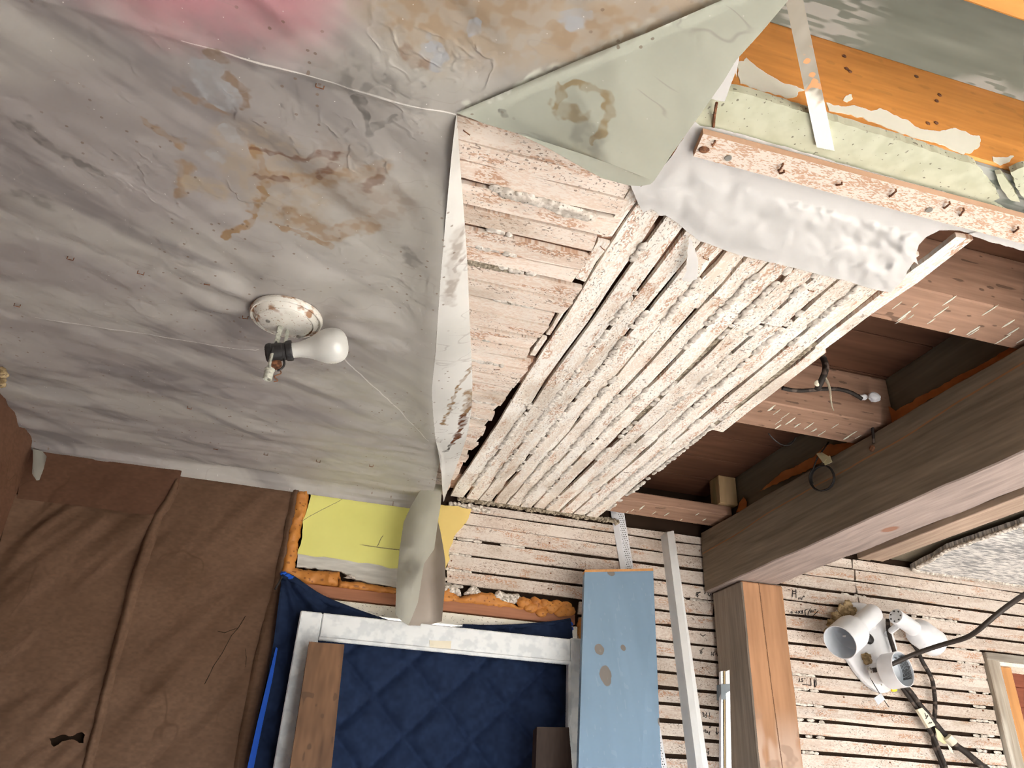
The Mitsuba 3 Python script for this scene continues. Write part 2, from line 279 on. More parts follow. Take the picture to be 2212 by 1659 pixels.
mat('m_canopy', lambda p, n, uv: mix(mix((0.60, 0.585, 0.52), (0.70, 0.685, 0.63), fbm(p.x * 60, p.y * 60, octaves=2)), (0.26, 0.12, 0.045),
    dr.clip(smoothstep(0.56, 0.72, fbm(p.x * 55, p.y * 55, p.z * 60, octaves=3)) * smoothstep(H - 0.054, H - 0.044, p.z) * 0.9 + smoothstep(0.8, 0.86, noise(p.x * 330, p.y * 330, p.z * 330)) * 0.5, 0, 1)), 0.4, 0.45)
mat('m_stem', plasterc((0.38, 0.39, 0.33), (0.50, 0.51, 0.44), 250), 0.5, 0.4)
mat('m_bulb', (0.50, 0.50, 0.47), 0.25, 0.5, clearcoat=1.0, clearcoat_gloss=0.97)
def greyceil(p, n, uv):
    m = smoothstep(0.30, 0.70, fbm(p.x * 45, p.y * 170, octaves=3) * 0.7 + fbm(p.x * 8, p.y * 14, octaves=3) * 0.3)
    return mix((0.22, 0.225, 0.23), (0.62, 0.61, 0.585), m)
mat('m_grey_ceiling', greyceil, 0.6, 0.3)
mat('m_casing', wood((0.20, 0.165, 0.125), (0.45, 0.40, 0.33), 2, 70, wash=(0.62, 0.60, 0.53)), 0.75, 0.2)
mat('m_casing_head', wood((0.16, 0.135, 0.11), (0.36, 0.33, 0.28), 0, 70, wash=(0.5, 0.48, 0.43)), 0.75, 0.2)
mat('m_jamb', wood((0.36, 0.17, 0.06), (0.56, 0.29, 0.115), 2, 50), 0.65, 0.3)
mat('m_red_board', wood((0.16, 0.05, 0.03), (0.30, 0.10, 0.06), 0, 40), 0.75, 0.2)
mat('m_strip_wood', wood((0.24, 0.17, 0.125), (0.46, 0.355, 0.28), 1, 60), 0.75, 0.2)
mat('m_floor', wood((0.44, 0.43, 0.41), (0.56, 0.55, 0.53), 0, 12), 0.7, 0.2)
mat('m_nest', plasterc((0.17, 0.12, 0.06), (0.38, 0.29, 0.17), 90), 0.95, 0.05)
scene['m_glass'] = {'type': 'thindielectric'}

# ------------------------------------------------------------------ mesh helpers
used = {}
def key_for(name):
    n = used.get(name, 0); used[name] = n + 1
    return name if n == 0 else f'{name}_{n:03d}'
def put(name, mesh, m, parent=None, smooth=False, label=None, kind=None):
    key = key_for((parent + '__' if parent else '') + name)
    scene[key] = mikit.ply(mesh, m, smooth)
    d = {}
    if label: d['label'] = label
    if kind: d['kind'] = kind
    if d: labels[key] = d
    return key
def thing(name, label, cat, group=None):
    key = key_for(name)
    labels[key] = {'label': label, 'category': cat}
    if group: labels[key]['group'] = group
    return key
def cat(*ms): return trimesh.util.concatenate(list(ms))
def hull(pts): return trimesh.convex.convex_hull(np.asarray(pts, float))
def box(x0, x1, y0, y1, z0, z1, c=0.0):
    if c <= 0:
        return hull([(x, y, z) for x in (x0, x1) for y in (y0, y1) for z in (z0, z1)])
    p = []
    for x, sx in ((x0, 1), (x1, -1)):
        for y, sy in ((y0, 1), (y1, -1)):
            for z, sz in ((z0, 1), (z1, -1)):
                p += [(x + sx * c, y + sy * c, z), (x + sx * c, y, z + sz * c), (x, y + sy * c, z + sz * c)]
    return hull(p)
def prism8(front, back):
    return hull(list(front) + list(back))
def tube(pts, r, n=10, cap=True, flat=1.0):
    pts = np.asarray(pts, float); k = len(pts)
    rs = np.broadcast_to(np.asarray(r, float), (k,))
    tan = np.gradient(pts, axis=0); tan /= np.linalg.norm(tan, axis=1, keepdims=True) + 1e-12
    up = np.array([0.3, 0.2, 0.93]); V, F = [], []
    u = np.cross(tan[0], up); u /= np.linalg.norm(u)
    for i in range(k):
        u = u - tan[i] * (u @ tan[i]); u /= np.linalg.norm(u) + 1e-12
        w = np.cross(tan[i], u)
        for a in np.arange(n) * 2 * np.pi / n:
            V.append(pts[i] + rs[i] * (np.cos(a) * u + np.sin(a) * w * flat))
    for i in range(k - 1):
        for j in range(n):
            a, b = i * n + j, i * n + (j + 1) % n
            F += [(a, b, a + n), (b, b + n, a + n)]
    if cap:
        V += [pts[0], pts[-1]]; c0, c1 = k * n, k * n + 1
        for j in range(n):
            F += [(c0, (j + 1) % n, j), (c1, (k - 1) * n + j, (k - 1) * n + (j + 1) % n)]
    return trimesh.Trimesh(np.array(V), np.array(F), process=False)
def spline(pts, n=40):
    from scipy.interpolate import CubicSpline
    pts = np.asarray(pts, float)
    t = np.r_[0, np.cumsum(np.linalg.norm(np.diff(pts, axis=0), axis=1) + 1e-9)]
    return CubicSpline(t, pts)(np.linspace(0, t[-1], n))
def revolve(profile, base, axis, n=40):
    """profile: (radius, height) pairs along axis from base."""
    axis = np.asarray(axis, float) / np.linalg.norm(axis)
    u = np.cross(axis, [0.31, 0.9, 0.2]); u /= np.linalg.norm(u); w = np.cross(axis, u)
    V, F = [], []; k = len(profile)
    for r, h in profile:
        for a in np.arange(n) * 2 * np.pi / n:
            V.append(np.asarray(base) + axis * h + r * (np.cos(a) * u + np.sin(a) * w))
    for i in range(k - 1):
        for j in range(n):
            a, b = i * n + j, i * n + (j + 1) % n
            F += [(a, b, a + n), (b, b + n, a + n)]
    return trimesh.Trimesh(np.array(V), np.array(F), process=False)
def dense(poly, step):
    p = np.asarray(poly, float); out = []
    for a, b in zip(p, np.roll(p, -1, 0)):
        m = max(1, int(np.ceil(np.linalg.norm(b - a) / step)))
        out += [a + (b - a) * i / m for i in range(m)]
    return np.array(out)
def ragged(poly, step, amp, seed=0):
    """The outline with small irregular teeth."""
    q = dense(poly, step); r = np.random.default_rng(seed)
    nrm = np.roll(q, -1, 0) - np.roll(q, 1, 0); nrm = np.c_[-nrm[:, 1], nrm[:, 0]]; nrm /= np.linalg.norm(nrm, axis=1, keepdims=True) + 1e-9
    j = r.normal(0, 1, len(q)); j = 0.6 * j + 0.4 * np.roll(j, 1)
    return q + nrm * (amp * j)[:, None]
def fill(poly, step, holes=(), bstep=None):
    """Even triangles inside an outline: (points, faces, distance to the outline)."""
    shp = Polygon(poly, holes)
    if not shp.is_valid: shp = shp.buffer(0)
    if shp.geom_type != 'Polygon': shp = max(shp.geoms, key=lambda g: g.area)
    bs = bstep or step
    b = [dense(np.array(r.coords)[:-1], bs) for r in [shp.exterior, *shp.interiors]]
    x0, y0, x1, y1 = shp.bounds
    gx, gy = np.meshgrid(np.arange(x0, x1, step), np.arange(y0, y1, step * 0.866))
    gx = gx + (np.arange(gx.shape[0]) % 2)[:, None] * step / 2
    g = np.c_[gx.ravel(), gy.ravel()]
    inner = shp.buffer(-0.45 * step)
    g = g[contains_xy(inner, g[:, 0], g[:, 1])] if not inner.is_empty else g[:0]
    P = np.vstack(b + [g]); tri = Delaunay(P).simplices
    cen = P[tri].mean(1)
    tri = tri[contains_xy(shp, cen[:, 0], cen[:, 1])]
    e1, e2 = P[tri[:, 1]] - P[tri[:, 0]], P[tri[:, 2]] - P[tri[:, 0]]
    area = e1[:, 0] * e2[:, 1] - e1[:, 1] * e2[:, 0]
    tri = tri[np.abs(area) > 1e-9 * step]; area = area[np.abs(area) > 1e-9 * step]
    tri[area < 0] = tri[area < 0][:, ::-1]
    from scipy.spatial import cKDTree
    bd = cKDTree(np.vstack([dense(np.array(r.coords)[:-1], bs / 4) for r in [shp.exterior, *shp.interiors]])).query(P)[0]
    return P, tri, bd
def wallpts(pixels, y): return np.array([[at(px, py, 1, y)[0], at(px, py, 1, y)[2]] for px, py in pixels])
def ceilpts(pixels, z): return np.array([at(px, py, 2, z)[:2] for px, py in pixels])
def slab_wall(poly, y, th, step=0.02, bump=0.0, seed=0, holes=()):
    """A plate on the back wall: front face at y - th (bumpy), sides back to y."""
    P, F, bd = fill(poly, step, holes)
    front = np.c_[P[:, 0], np.full(len(P), y - th), P[:, 1]]
    if bump: front[:, 1] += bump * (meshkit.fbm(np.c_[P * 60, np.full(len(P), seed)], 3, seed) - 0.5) * 2
    back = np.c_[P[:, 0], np.full(len(P), y), P[:, 1]]
    return solid(front, back, F)
def solid(front, back, F):
    n = len(front)
    e = np.vstack([F[:, [0, 1]], F[:, [1, 2]], F[:, [2, 0]]])
    es = {tuple(x) for x in e}
    edge = np.array([x for x in e if (x[1], x[0]) not in es])
    side = np.vstack([np.c_[edge[:, 0], edge[:, 0] + n, edge[:, 1]], np.c_[edge[:, 1], edge[:, 0] + n, edge[:, 1] + n]])
    return trimesh.Trimesh(np.vstack([front, back]), np.vstack([F, F[:, ::-1] + n, side]), process=False)
def pillow(P, F, bd, amp, w, seed, to3d, rough=0.35, freq=40):
    t = np.clip(bd / w, 0, 1); h = amp * np.sqrt(1 - (1 - t) ** 2) * (1 - rough + 2 * rough * meshkit.fbm(np.c_[P * freq, np.full(len(P), seed)], 3, seed))
    return trimesh.Trimesh(to3d(P, h), F, process=False)
def lath(ax, a0, a1, c0, c1, base, th, seed, wob=0.0012, seg=5, skew=0.0):
    """A sawn lath along x on the ceiling ('cx'), along y on the ceiling ('cy') or along x on the wall ('w')."""
    r = np.random.default_rng(seed); V = []; F = []
    ts = np.linspace(0, 1, seg + 1)
    off0, off1, ob = r.normal(0, wob, seg + 1), r.normal(0, wob, seg + 1), r.normal(0, 0.0008, seg + 1)
    dz = r.normal(0, 0.0008)
    e0, e1 = r.normal(0, 0.002, 2)
    for i, t in enumerate(ts):
        a = a0 + (a1 - a0) * t; sk = skew * (t - 0.5)
        for c, o, e in ((c0, off0[i], -1), (c1, off1[i], 1)):
            aa = a + (e * (e0 if i == 0 else e1) if i in (0, seg) else 0)
            for h in (0, th):
                cc = c + o + sk; hh = base + dz + (ob[i] if h == 0 else 0)
                V.append({'cx': (aa, cc, hh + h), 'cy': (cc, aa, hh + h), 'w': (aa, hh + h, cc)}[ax])
    for i in range(seg):
        b = 4 * i
        for q in ((0, 2, 6, 4), (1, 5, 7, 3), (0, 4, 5, 1), (2, 3, 7, 6)):
            F += [(b + q[0], b + q[1], b + q[2]), (b + q[0], b + q[2], b + q[3])]
    F += [(0, 1, 3), (0, 3, 2)]; b = 4 * seg; F += [(b, b + 2, b + 3), (b, b + 3, b + 1)]
    m = trimesh.Trimesh(np.array(V), np.array(F), process=False)
    trimesh.repair.fix_normals(m)
    return m
def lump(c, r, seed, amp=0.35, sub=2):
    m = trimesh.creation.icosphere(subdivisions=sub)
    n = meshkit.fbm(m.vertices * 1.7 + float(seed) * 3.1, 3, int(float(seed) * 977))
    v = m.vertices * (1 + amp * 2 * (n - 0.5))[:, None] * np.asarray(r) + np.asarray(c)
    return trimesh.Trimesh(v, m.faces, process=False)
def nlift(P, seed, fx, fy): return meshkit.fbm(np.c_[P[:, 0] * fx, P[:, 1] * fy, np.full(len(P), seed * 1.3)], 4, seed) - 0.5

# ------------------------------------------------------------------ the setting
def struct(name, mesh, m, label, parent=None):
    return put(name, mesh, m, parent, label=label, kind='structure')
struct('floor', box(-0.95, 3.7, -1.05, 2.56, -0.05, 0.0), 'm_floor', 'pale worn floor of the room')
# back wall: dark cavity behind the laths, with the window hole
WX0, WX1, WZ0, WZ1 = 0.03, 0.865, 0.95, 2.035
yb0, yb1 = D + 0.016, D + 0.10
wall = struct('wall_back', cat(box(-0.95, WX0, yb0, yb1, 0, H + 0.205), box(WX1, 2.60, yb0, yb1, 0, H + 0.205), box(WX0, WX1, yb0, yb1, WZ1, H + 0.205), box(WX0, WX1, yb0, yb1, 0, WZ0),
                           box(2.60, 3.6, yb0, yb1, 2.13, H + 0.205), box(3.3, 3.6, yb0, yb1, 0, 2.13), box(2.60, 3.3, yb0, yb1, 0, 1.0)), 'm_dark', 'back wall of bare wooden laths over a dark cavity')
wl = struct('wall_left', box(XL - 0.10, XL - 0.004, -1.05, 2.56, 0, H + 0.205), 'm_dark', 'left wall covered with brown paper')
YR = -0.95   # unseen rear wall, added to dim the left side; wide opening with two mullions
struct('wall_rear_added', cat(box(-0.95, 0.55, YR - 0.1, YR, 0, H + 0.20), box(0.55, 3.6, YR - 0.1, YR, 2.06, H + 0.205), box(3.3, 3.7, YR - 0.1, YR, 0, 2.06), *[box(xm, xm + 0.07, YR - 0.1, YR, 0, 2.06) for xm in (1.4, 2.3)]), 'm_floor', 'added unseen wall with a wide opening behind the viewer')
struct('wall_right', box(3.6, 3.7, YR, 2.56, 0, H + 0.205), 'm_floor', 'plain side wall out of view')
ceil = struct('ceiling', box(-0.95, 3.7, -1.05, 2.56, H + 0.205, H + 0.245), 'm_subfloor', 'dark boarded underside of the floor above')
for i, y in enumerate(np.arange(0.802, 2.45, 0.165)):     # floorboards above the joists
    put('board', box(-0.85, 1.415, y + 0.002, y + 0.163, H + 0.150, H + 0.161, 0.0015), 'm_subfloor', ceil)

# ceiling laths that run across the room
GY = [0.815, 0.863, 0.903, 0.950, 1.007, 1.057, 1.110, 1.157, 1.212, 1.262, 1.316, 1.370, 1.420, 1.467, 1.515, 1.563, 1.614, 1.666, 1.713, 1.761, 1.810, 1.862, 1.918, 1.972, 2.025, 2.075, 2.125, 2.175, 2.225, 2.275, 2.325, 2.375, 2.425]
ENDS = [0.40, 0.409, 0.417, 0.424, 0.408, 0.412, 0.409, 0.433, 0.431, 0.414, 0.415, 0.407, 0.409, 0.427, 0.428, 0.425, 0.421, 0.419, 0.412, 0.418, 0.41, 0.42, 0.415, 0.42, 0.41, 0.42, 0.415, 0.42, 0.42, 0.41, 0.42, 0.42]
GAPW = {1: 0.003, 2: 0.004, 3: 0.010, 4: 0.006, 5: 0.010, 7: 0.012, 9: 0.008}
for i, (y0, y1) in enumerate(zip(GY[:-1], GY[1:])):
    g0, g1 = GAPW.get(i, 0.005) / 2, GAPW.get(i + 1, 0.005) / 2
    put('lath', lath('cx', -0.05, ENDS[i], y0 + g0, y1 - g1, H, 0.008, 100 + i), 'm_lath_ceiling_x', ceil)
for i, (xa, xb, ya, yb) in enumerate([(0.412, 0.432, 0.88, 1.005), (0.412, 0.431, 1.018, 1.140), (0.418, 0.430, 1.262, 1.352), (0.410, 0.428, 1.366, 1.446)]):
    put('lath', lath('cy', ya, yb, xa + (0.004 if i > 1 else 0), xb, H + 0.001, 0.008, 150 + i, seg=2), 'm_lath_ceiling_y', ceil)
# ceiling laths that run towards the back wall
GX = [0.436, 0.490, 0.538, 0.585, 0.634, 0.679, 0.725, 0.774, 0.828, 0.875, 0.923, 0.973, 1.012]
GW = [0.004, 0.010, 0.008, 0.009, 0.006, 0.008, 0.007, 0.013, 0.007, 0.008, 0.006, 0.016, 0]
BUTT = [[1.685], [1.685], [2.02], [1.30, 2.05], [1.15], [1.13], [1.14, 1.72], [1.20, 1.75], [1.155, 1.74], [1.76], [1.74], [1.63]]
for i in range(12):
    x0, x1 = GX[i] + GW[i] / 2, GX[i + 1] - GW[i + 1] / 2
    stops = [0.865 if i > 2 else 0.86] + BUTT[i] + [2.425 if i < 11 else 1.645]
    if i == 11: stops = [0.80, 1.20, 1.645]
    for a, b in zip(stops[:-1], stops[1:]):
        put('lath', lath('cy', a + 0.001, b - 0.002, x0, x1, H - (0.001 if i == 11 else 0), 0.009, 200 + i * 7 + int(a * 10), wob=0.0016, seg=6, skew=float(rng.normal(0, 0.003))), 'm_lath_ceiling_y', ceil)
put('lath', lath('cy', 1.640, 2.36, 0.940, 0.962, H, 0.009, 299), 'm_lath_ceiling_y', ceil)

# plaster that squeezed through the gaps
keys = []
def keyrun(ax, c, a0, a1, w, seed, r0=0.6, drop=0.003):
    r = np.random.default_rng(seed); a = a0
    while a < a1:
        L = r.uniform(0.008, 0.022)
        if r.random() < r0:
            p = (a, c + r.normal(0, w * 0.1), H + drop * r.uniform(-0.6, 0.8)) if ax == 0 else (c + r.normal(0, w * 0.1), a, H + drop * r.uniform(-0.6, 0.8))
            s = (L * 0.7, w * r.uniform(0.5, 0.8), 0.004) if ax == 0 else (w * r.uniform(0.5, 0.8), L * 0.7, 0.004)
            keys.append(lump(p, s, seed + a, 0.4, 1))
        a += L
for i, x in enumerate(GX[1:-1]):
    r = np.random.default_rng(i)
    for _ in range(7):
        a = r.uniform(0.95, 2.3); keyrun(1, x, a, min(a + r.uniform(0.05, 0.28), 2.41), 0.012, i * 13 + int(a * 100), 0.8)
for j, (i, a, b) in enumerate([(3, 0.20, 0.27), (6, 0.19, 0.30), (9, 0.29, 0.37), (7, 0.27, 0.34), (12, 0.25, 0.33), (14, 0.30, 0.37), (18, 0.33, 0.41), (20, 0.36, 0.42), (5, 0.22, 0.26)]):
    keyrun(0, GY[i] - 0.002, a, b, 0.011, 40 + j, 0.95)
put('plaster_key', cat(*keys), 'm_plaster_raw', ceil, smooth=True, kind='stuff', label='pale plaster squeezed between the ceiling laths')
# thick plaster slab left in the third gap
P, F, bd = fill(ragged([(0.205, 0.952), (0.25, 0.945), (0.30, 0.945), (0.345, 0.948), (0.385, 0.955), (0.382, 0.97), (0.33, 0.974), (0.29, 0.966), (0.24, 0.966), (0.21, 0.964)], 0.006, 0.0012, 4), 0.004)
put('plaster_patch', pillow(P, F, bd, 0.007, 0.006, 3, lambda P, h: np.c_[P, H - h], 0.5, 150), 'm_plaster_raw', ceil, smooth=True, label='rough grey plaster lump stuck along a gap')
dirt = []
def dirtrun(c, a0, a1, w, seed):
    r = np.random.default_rng(seed)
    for a in np.arange(a0, a1, 0.006):
        dirt.append(lump((c + r.normal(0, 0.001), a, H + 0.004), (w * 0.6, 0.006, 0.003), seed + a, 0.5, 1))
dirtrun(0.774, 1.20, 1.72, 0.012, 1); dirtrun(0.973, 1.19, 1.62, 0.015, 2); dirtrun(0.930, 1.78, 2.35, 0.012, 3)
for a in np.arange(0.14, 0.30, 0.006): dirt.append(lump((a, 1.159, H + 0.002), (0.006, 0.011 * (1.1 - 2.5 * (a - 0.14)), 0.004), a, 0.5, 1))
for a in np.arange(0.47, 1.05, 0.006): dirt.append(lump((a, 2.432, H - 0.001 + float(rng.normal(0, 0.003))), (0.007, 0.008, 0.009), a, 0.5, 1))
put('gap_dirt', cat(*dirt), 'm_plaster_dirt', ceil, smooth=True, kind='stuff', label='dark crumbling dirt in the gaps of the ceiling laths')

# wall laths
GZ = [2.443, 2.402, 2.357, 2.307, 2.254, 2.202, 2.152] 
GL = [2.103, 2.050, 2.000, 1.951, 1.903, 1.854, 1.804, 1.755, 1.703, 1.650, 1.597, 1.546, 1.495, 1.445]
allz = [2.431] + GZ[1:] + GL
gapz = {0: 0.004, 1: 0.006, 2: 0.006, 3: 0.011, 4: 0.009, 5: 0.010, 6: 0.010}
def wl_lath(a, b, i, z1, z0, seed, seg=6):
    g1, g0 = gapz.get(i, 0.012 if i > 9 else 0.009) / 2, gapz.get(i + 1, 0.012 if i > 8 else 0.009) / 2
    put('lath', lath('w', a, b, z0 + g0, z1 - g1, D, 0.009, seed, seg=seg), 'm_lath_wall', wall)
for i in range(len(allz) - 1):
    z1, z0 = allz[i], allz[i + 1]
    if i < 6:
        a = 0.455 if i > 3 else 0.44
        wl_lath(a, 1.405, i, z1, z0, 300 + i)
        if i > 3: wl_lath(0.30, 0.449, i, z1, z0, 320 + i, 2)
    elif i == 6:
        wl_lath(0.905, 1.42, i, z1, z0, 300 + i)
    else:
        wl_lath(0.905, 1.450, i, z1, z0, 300 + i, 4)
# right of the post, a touch lower
for i in range(len(allz) - 1):
    z1, z0 = allz[i] - 0.012, allz[i + 1] - 0.012
    s = 400 + 2 * i
    if i == 0: z1 += 0.01
    if z1 > 2.19:
        wl_lath(1.52, 2.007 + 0.004 * (i % 2), i, z1, z0, s); wl_lath(2.013 + 0.004 * (i % 2), 3.2, i, z1, z0, s + 1)
    elif z1 > 2.145:
        wl_lath(1.52, 3.2, i, z1, z0, s)
    else:
        wl_lath(1.52, 2.524, i, z1, z0, s)
wk = []
for j, (x0, x1, z) in enumerate([(0.46, 0.55, 2.307), (0.60, 0.70, 2.306), (0.45, 0.52, 2.254), (0.455, 0.53, 2.202), (0.455, 0.56, 2.152), (0.45, 0.456, 2.17), (1.29, 1.42, 2.200), (1.25, 1.34, 1.55)] + [(2.42, 2.515, z - 0.012) for z in allz[5:]] + [(1.70, 1.79, z - 0.012) for z in allz[9:]] + [(1.95, 2.05, 2.29), (2.2, 2.4, 2.34), (2.25, 2.45, 2.24)]):
    r = np.random.default_rng(j); a = x0
    while a < x1:
        L = r.uniform(0.012, 0.03)
        if r.random() < 0.85: wk.append(lump((a, D + 0.003, z + r.normal(0, 0.001)), (L * 0.6, 0.003, 0.0055), j + a, 0.4, 1))
        a += L
for a in np.arange(0.445, 0.58, 0.007): wk.append(lump((a, D - 0.001, 2.419 + float(rng.normal(0, 0.005)) - 0.01 * (a - 0.44)), (0.007, 0.005, 0.008), a, 0.5, 1))
put('plaster_key', cat(*wk), 'm_plaster_raw', wall, smooth=True, kind='stuff', label='white plaster squeezed between the wall laths')
nails = []
for j in range(90):
    r = np.random.default_rng(900 + j); x = r.choice([0.475, 0.80, 1.13, 1.36, 1.75, 2.03, 2.47, 1.9]) + r.normal(0, 0.01)
    z = r.choice(allz) - 0.024
    if (x < 0.9 and z < 2.16) or (2.5 < x): continue
    nails.append(trimesh.creation.cylinder(0.0026, 0.003, sections=8, transform=trimesh.transformations.rotation_matrix(np.pi / 2, [1, 0, 0])).apply_translation((x, D - 0.001, z)))
put('nail_head', cat(*nails), 'm_rust', wall, kind='stuff', label='small dark nail heads in the wall laths')

# pencil and marker notes on the laths
def strokes(lines, r=0.0011, yy=D - 0.0012):
    return cat(*[tube([at(px, py, 1, yy) for px, py in ln], r, 6, flat=1.0) for ln in lines])
def px5(pts): return [(1380 + x / 5.53, 1240 + y / 5.53) for x, y in pts]
def px6(pts): return [(1380 + x / 6.406, 1400 + y / 6.406) for x, y in pts]
def px4(pts): return [(1660 + x / 4.007, 1180 + y / 4.007) for x, y in pts]
NOTES = [
    ('8 inches', [px5([(712, 222), (690, 225), (684, 240), (705, 250), (712, 262), (697, 272), (684, 258), (700, 246), (712, 222)]), px5([(722, 212), (720, 226)]), px5([(733, 212), (731, 226)])]),
    ('a caret', [px5([(785, 240), (805, 200), (832, 236)]), px5([(822, 240), (845, 262), (858, 240)])]),
    ('arrows', [px5([(660, 120), (780, 130)]), px5([(812, 55), (815, 150)]), px5([(795, 80), (812, 52), (835, 72)]), px5([(800, 135), (815, 158), (830, 135)]), px5([(835, 125), (880, 148)]), px5([(868, 160), (885, 140)])]),
    ('8 inches', [px5([(748, 905), (728, 915), (738, 930), (757, 938), (745, 955), (730, 945), (755, 920), (748, 905)]), px5([(762, 890), (760, 902)]), px5([(775, 886), (773, 898)])]),
    ('16 1/4', [px5([(870, 930), (866, 975)]), px5([(895, 935), (880, 960), (890, 975), (898, 962), (882, 958)]), px5([(908, 925), (902, 940)]), px5([(915, 950), (922, 970)]), px5([(925, 930), (922, 952), (942, 955)]), px5([(944, 930), (938, 980)])]),
    ('a tick', [px5([(985, 955), (1030, 970)])]),
    ('a check mark', [px5([(735, 715), (765, 745), (795, 722)])]),
    ('69 and 1 upside down', [px6([(875, 900), (890, 890), (900, 905), (888, 922), (902, 940), (885, 952)]), px6([(912, 905), (915, 955), (930, 960), (940, 940), (925, 925), (912, 930)]), px6([(938, 890), (935, 925)]), px6([(980, 890), (978, 940)]), px6([(962, 942), (992, 945)]), px6([(972, 968), (986, 970)])]),
    ('13 1/4 inches', [px6([(905, 1130), (900, 1160)]), px6([(915, 1125), (930, 1135), (918, 1148), (930, 1162), (914, 1170)]), px6([(945, 1140), (938, 1175)]), px6([(955, 1150), (950, 1172), (975, 1178)]), px6([(984, 1150), (970, 1200)]), px6([(978, 1085), (975, 1105)]), px6([(992, 1080), (990, 1102)])]),
    ('a down arrow', [px6([(1078, 1105), (1082, 1195)]), px6([(1062, 1160), (1082, 1196), (1102, 1160)])]),
    ('arrow and 4', [px6([(735, 1330), (738, 1500)]), px6([(720, 1455), (740, 1505), (762, 1480)]), px6([(740, 1350), (765, 1360), (750, 1380), (765, 1400)]), px6([(945, 1420), (940, 1445), (965, 1450)]), px6([(972, 1420), (960, 1475)])]),
    ('H 14 inches', [px4([(168, 375), (185, 377)]), px4([(210, 378), (206, 440)]), px4([(238, 372), (240, 445)]), px4([(208, 410), (240, 405)]), px4([(215, 392), (238, 388)]), px4([(262, 445), (262, 462)]), px4([(275, 440), (272, 455), (290, 458)]), px4([(292, 440), (288, 466)]), px4([(302, 432), (302, 440)]), px4([(310, 432), (310, 440)])]),
    ('6x8', [px4([(192, 570), (205, 566), (206, 580), (194, 578)]), px4([(246, 560), (236, 575), (246, 582), (252, 572), (238, 572)]), px4([(258, 560), (278, 582)]), px4([(276, 558), (258, 584)]), px4([(298, 556), (286, 562), (296, 572), (302, 580), (288, 582), (292, 570), (298, 556)])]),
    ('a circled fraction', [px4([(335, 545), (315, 555), (322, 605), (345, 622), (370, 618), (400, 590), (432, 558)]), px4([(335, 545), (365, 540), (345, 575), (342, 620)]), px4([(362, 558), (378, 572)]), px4([(376, 556), (362, 576)]), px4([(388, 556), (382, 566), (396, 566)]), px4([(402, 545), (402, 552)]), px4([(410, 545), (410, 552)])]),
    ('an R', [px4([(206, 762), (206, 785)]), px4([(206, 762), (218, 766), (208, 774), (222, 786)])]),
    ('25 inches', [px4([(262, 1150), (272, 1148), (270, 1160), (262, 1172), (278, 1170)]), px4([(302, 1146), (288, 1148), (288, 1158), (300, 1162), (298, 1172), (284, 1172)]), px4([(316, 1142), (314, 1152)])]),
    ('an angle and an F', [px4([(295, 1197), (370, 1204)]), px4([(366, 1145), (370, 1204)]), px4([(398, 1215), (395, 1150), (412, 1145), (415, 1200), (402, 1222), (405, 1160)])]),
]
for what, lines in NOTES:
    put('handwriting', strokes(lines), 'm_ink', wall, label='black handwritten mark, ' + what)

# plaster left at the top right of the hanging strip, with yellow paint
yp = ragged([(-0.008, 2.397), (0.06, 2.404), (0.25, 2.408), (0.45, 2.412), (0.515, 2.410), (0.510, 2.378), (0.490, 2.345), (0.463, 2.307), (0.449, 2.26), (0.455, 2.232), (0.445, 2.20), (0.432, 2.168), (0.40, 2.13), (0.32, 2.118), (0.24, 2.125), (0.17, 2.128), (0.12, 2.150), (0.05, 2.152), (-0.014, 2.150), (-0.020, 2.19), (-0.012, 2.23), (-0.022, 2.29), (-0.012, 2.34)], 0.012, 0.0022, 5)
put('plaster_patch', slab_wall(yp, D + 0.001, 0.013, 0.012, 0.0003), 'm_yellow_plaster', wall, label='yellow painted plaster with a bare grey band below')

# header over the window, with foam and trim
put('window_header', box(0.00, 0.885, D - 0.022, D + 0.010, 2.066, 2.100, 0.002), 'm_header_wood', wall, label='brown wooden strip over the window')
struct('window_1', cat(box(WX0 - 0.03, WX0, D - 0.016, yb1, WZ0, 2.062), box(WX1, WX1 + 0.03, D - 0.016, yb1, WZ0, 2.062), box(WX0 - 0.03, WX1 + 0.03, D - 0.030, yb1, WZ0 - 0.04, WZ0)), 'm_trim_cream', 'window opening behind the blue blanket')
put('head_trim', box(WX0 - 0.03, WX1 + 0.03, D - 0.018, yb1 - 0.01, 2.026, 2.062, 0.002), 'm_trim_cream', 'window_1', label='cream painted trim at the window head')
foam = []
def foam_blob(poly, amp, w, seed, y=D - 0.002):
    P, F, bd = fill(ragged(poly, 0.01, 0.002, seed), 0.006)
    foam.append(pillow(P, F, bd, amp, w, seed, lambda P, h: np.c_[P[:, 0], y - h, P[:, 1]], 0.35, 45))
foam_blob([(-0.062, 2.385), (-0.02, 2.40), (-0.012, 2.33), (-0.022, 2.27), (-0.018, 2.20), (-0.02, 2.145), (0.05, 2.148), (0.115, 2.150), (0.125, 2.10), (0.03, 2.096), (-0.062, 2.115)], 0.024, 0.02, 1)
foam_blob([(0.115, 2.148), (0.13, 2.122), (0.18, 2.128), (0.25, 2.122), (0.34, 2.118), (0.34, 2.094), (0.115, 2.096)], 0.026, 0.014, 2)
foam_blob([(0.38, 2.135), (0.46, 2.140), (0.50, 2.118), (0.56, 2.137), (0.60, 2.140), (0.68, 2.112), (0.76, 2.10), (0.76, 2.09), (0.38, 2.09)], 0.028, 0.016, 3)
r = np.random.default_rng(3)
for i in range(16):
    foam.append(lump((0.705 + 0.0105 * i, D - 0.022, 2.112 + 0.012 * math.sin(i * 1.9) + r.normal(0, 0.003)), (0.021, 0.018, 0.017), i, 0.2, 3))
put('spray_foam', cat(*foam), 'm_foam', wall, smooth=True, label='lumpy orange spray foam around the window head')
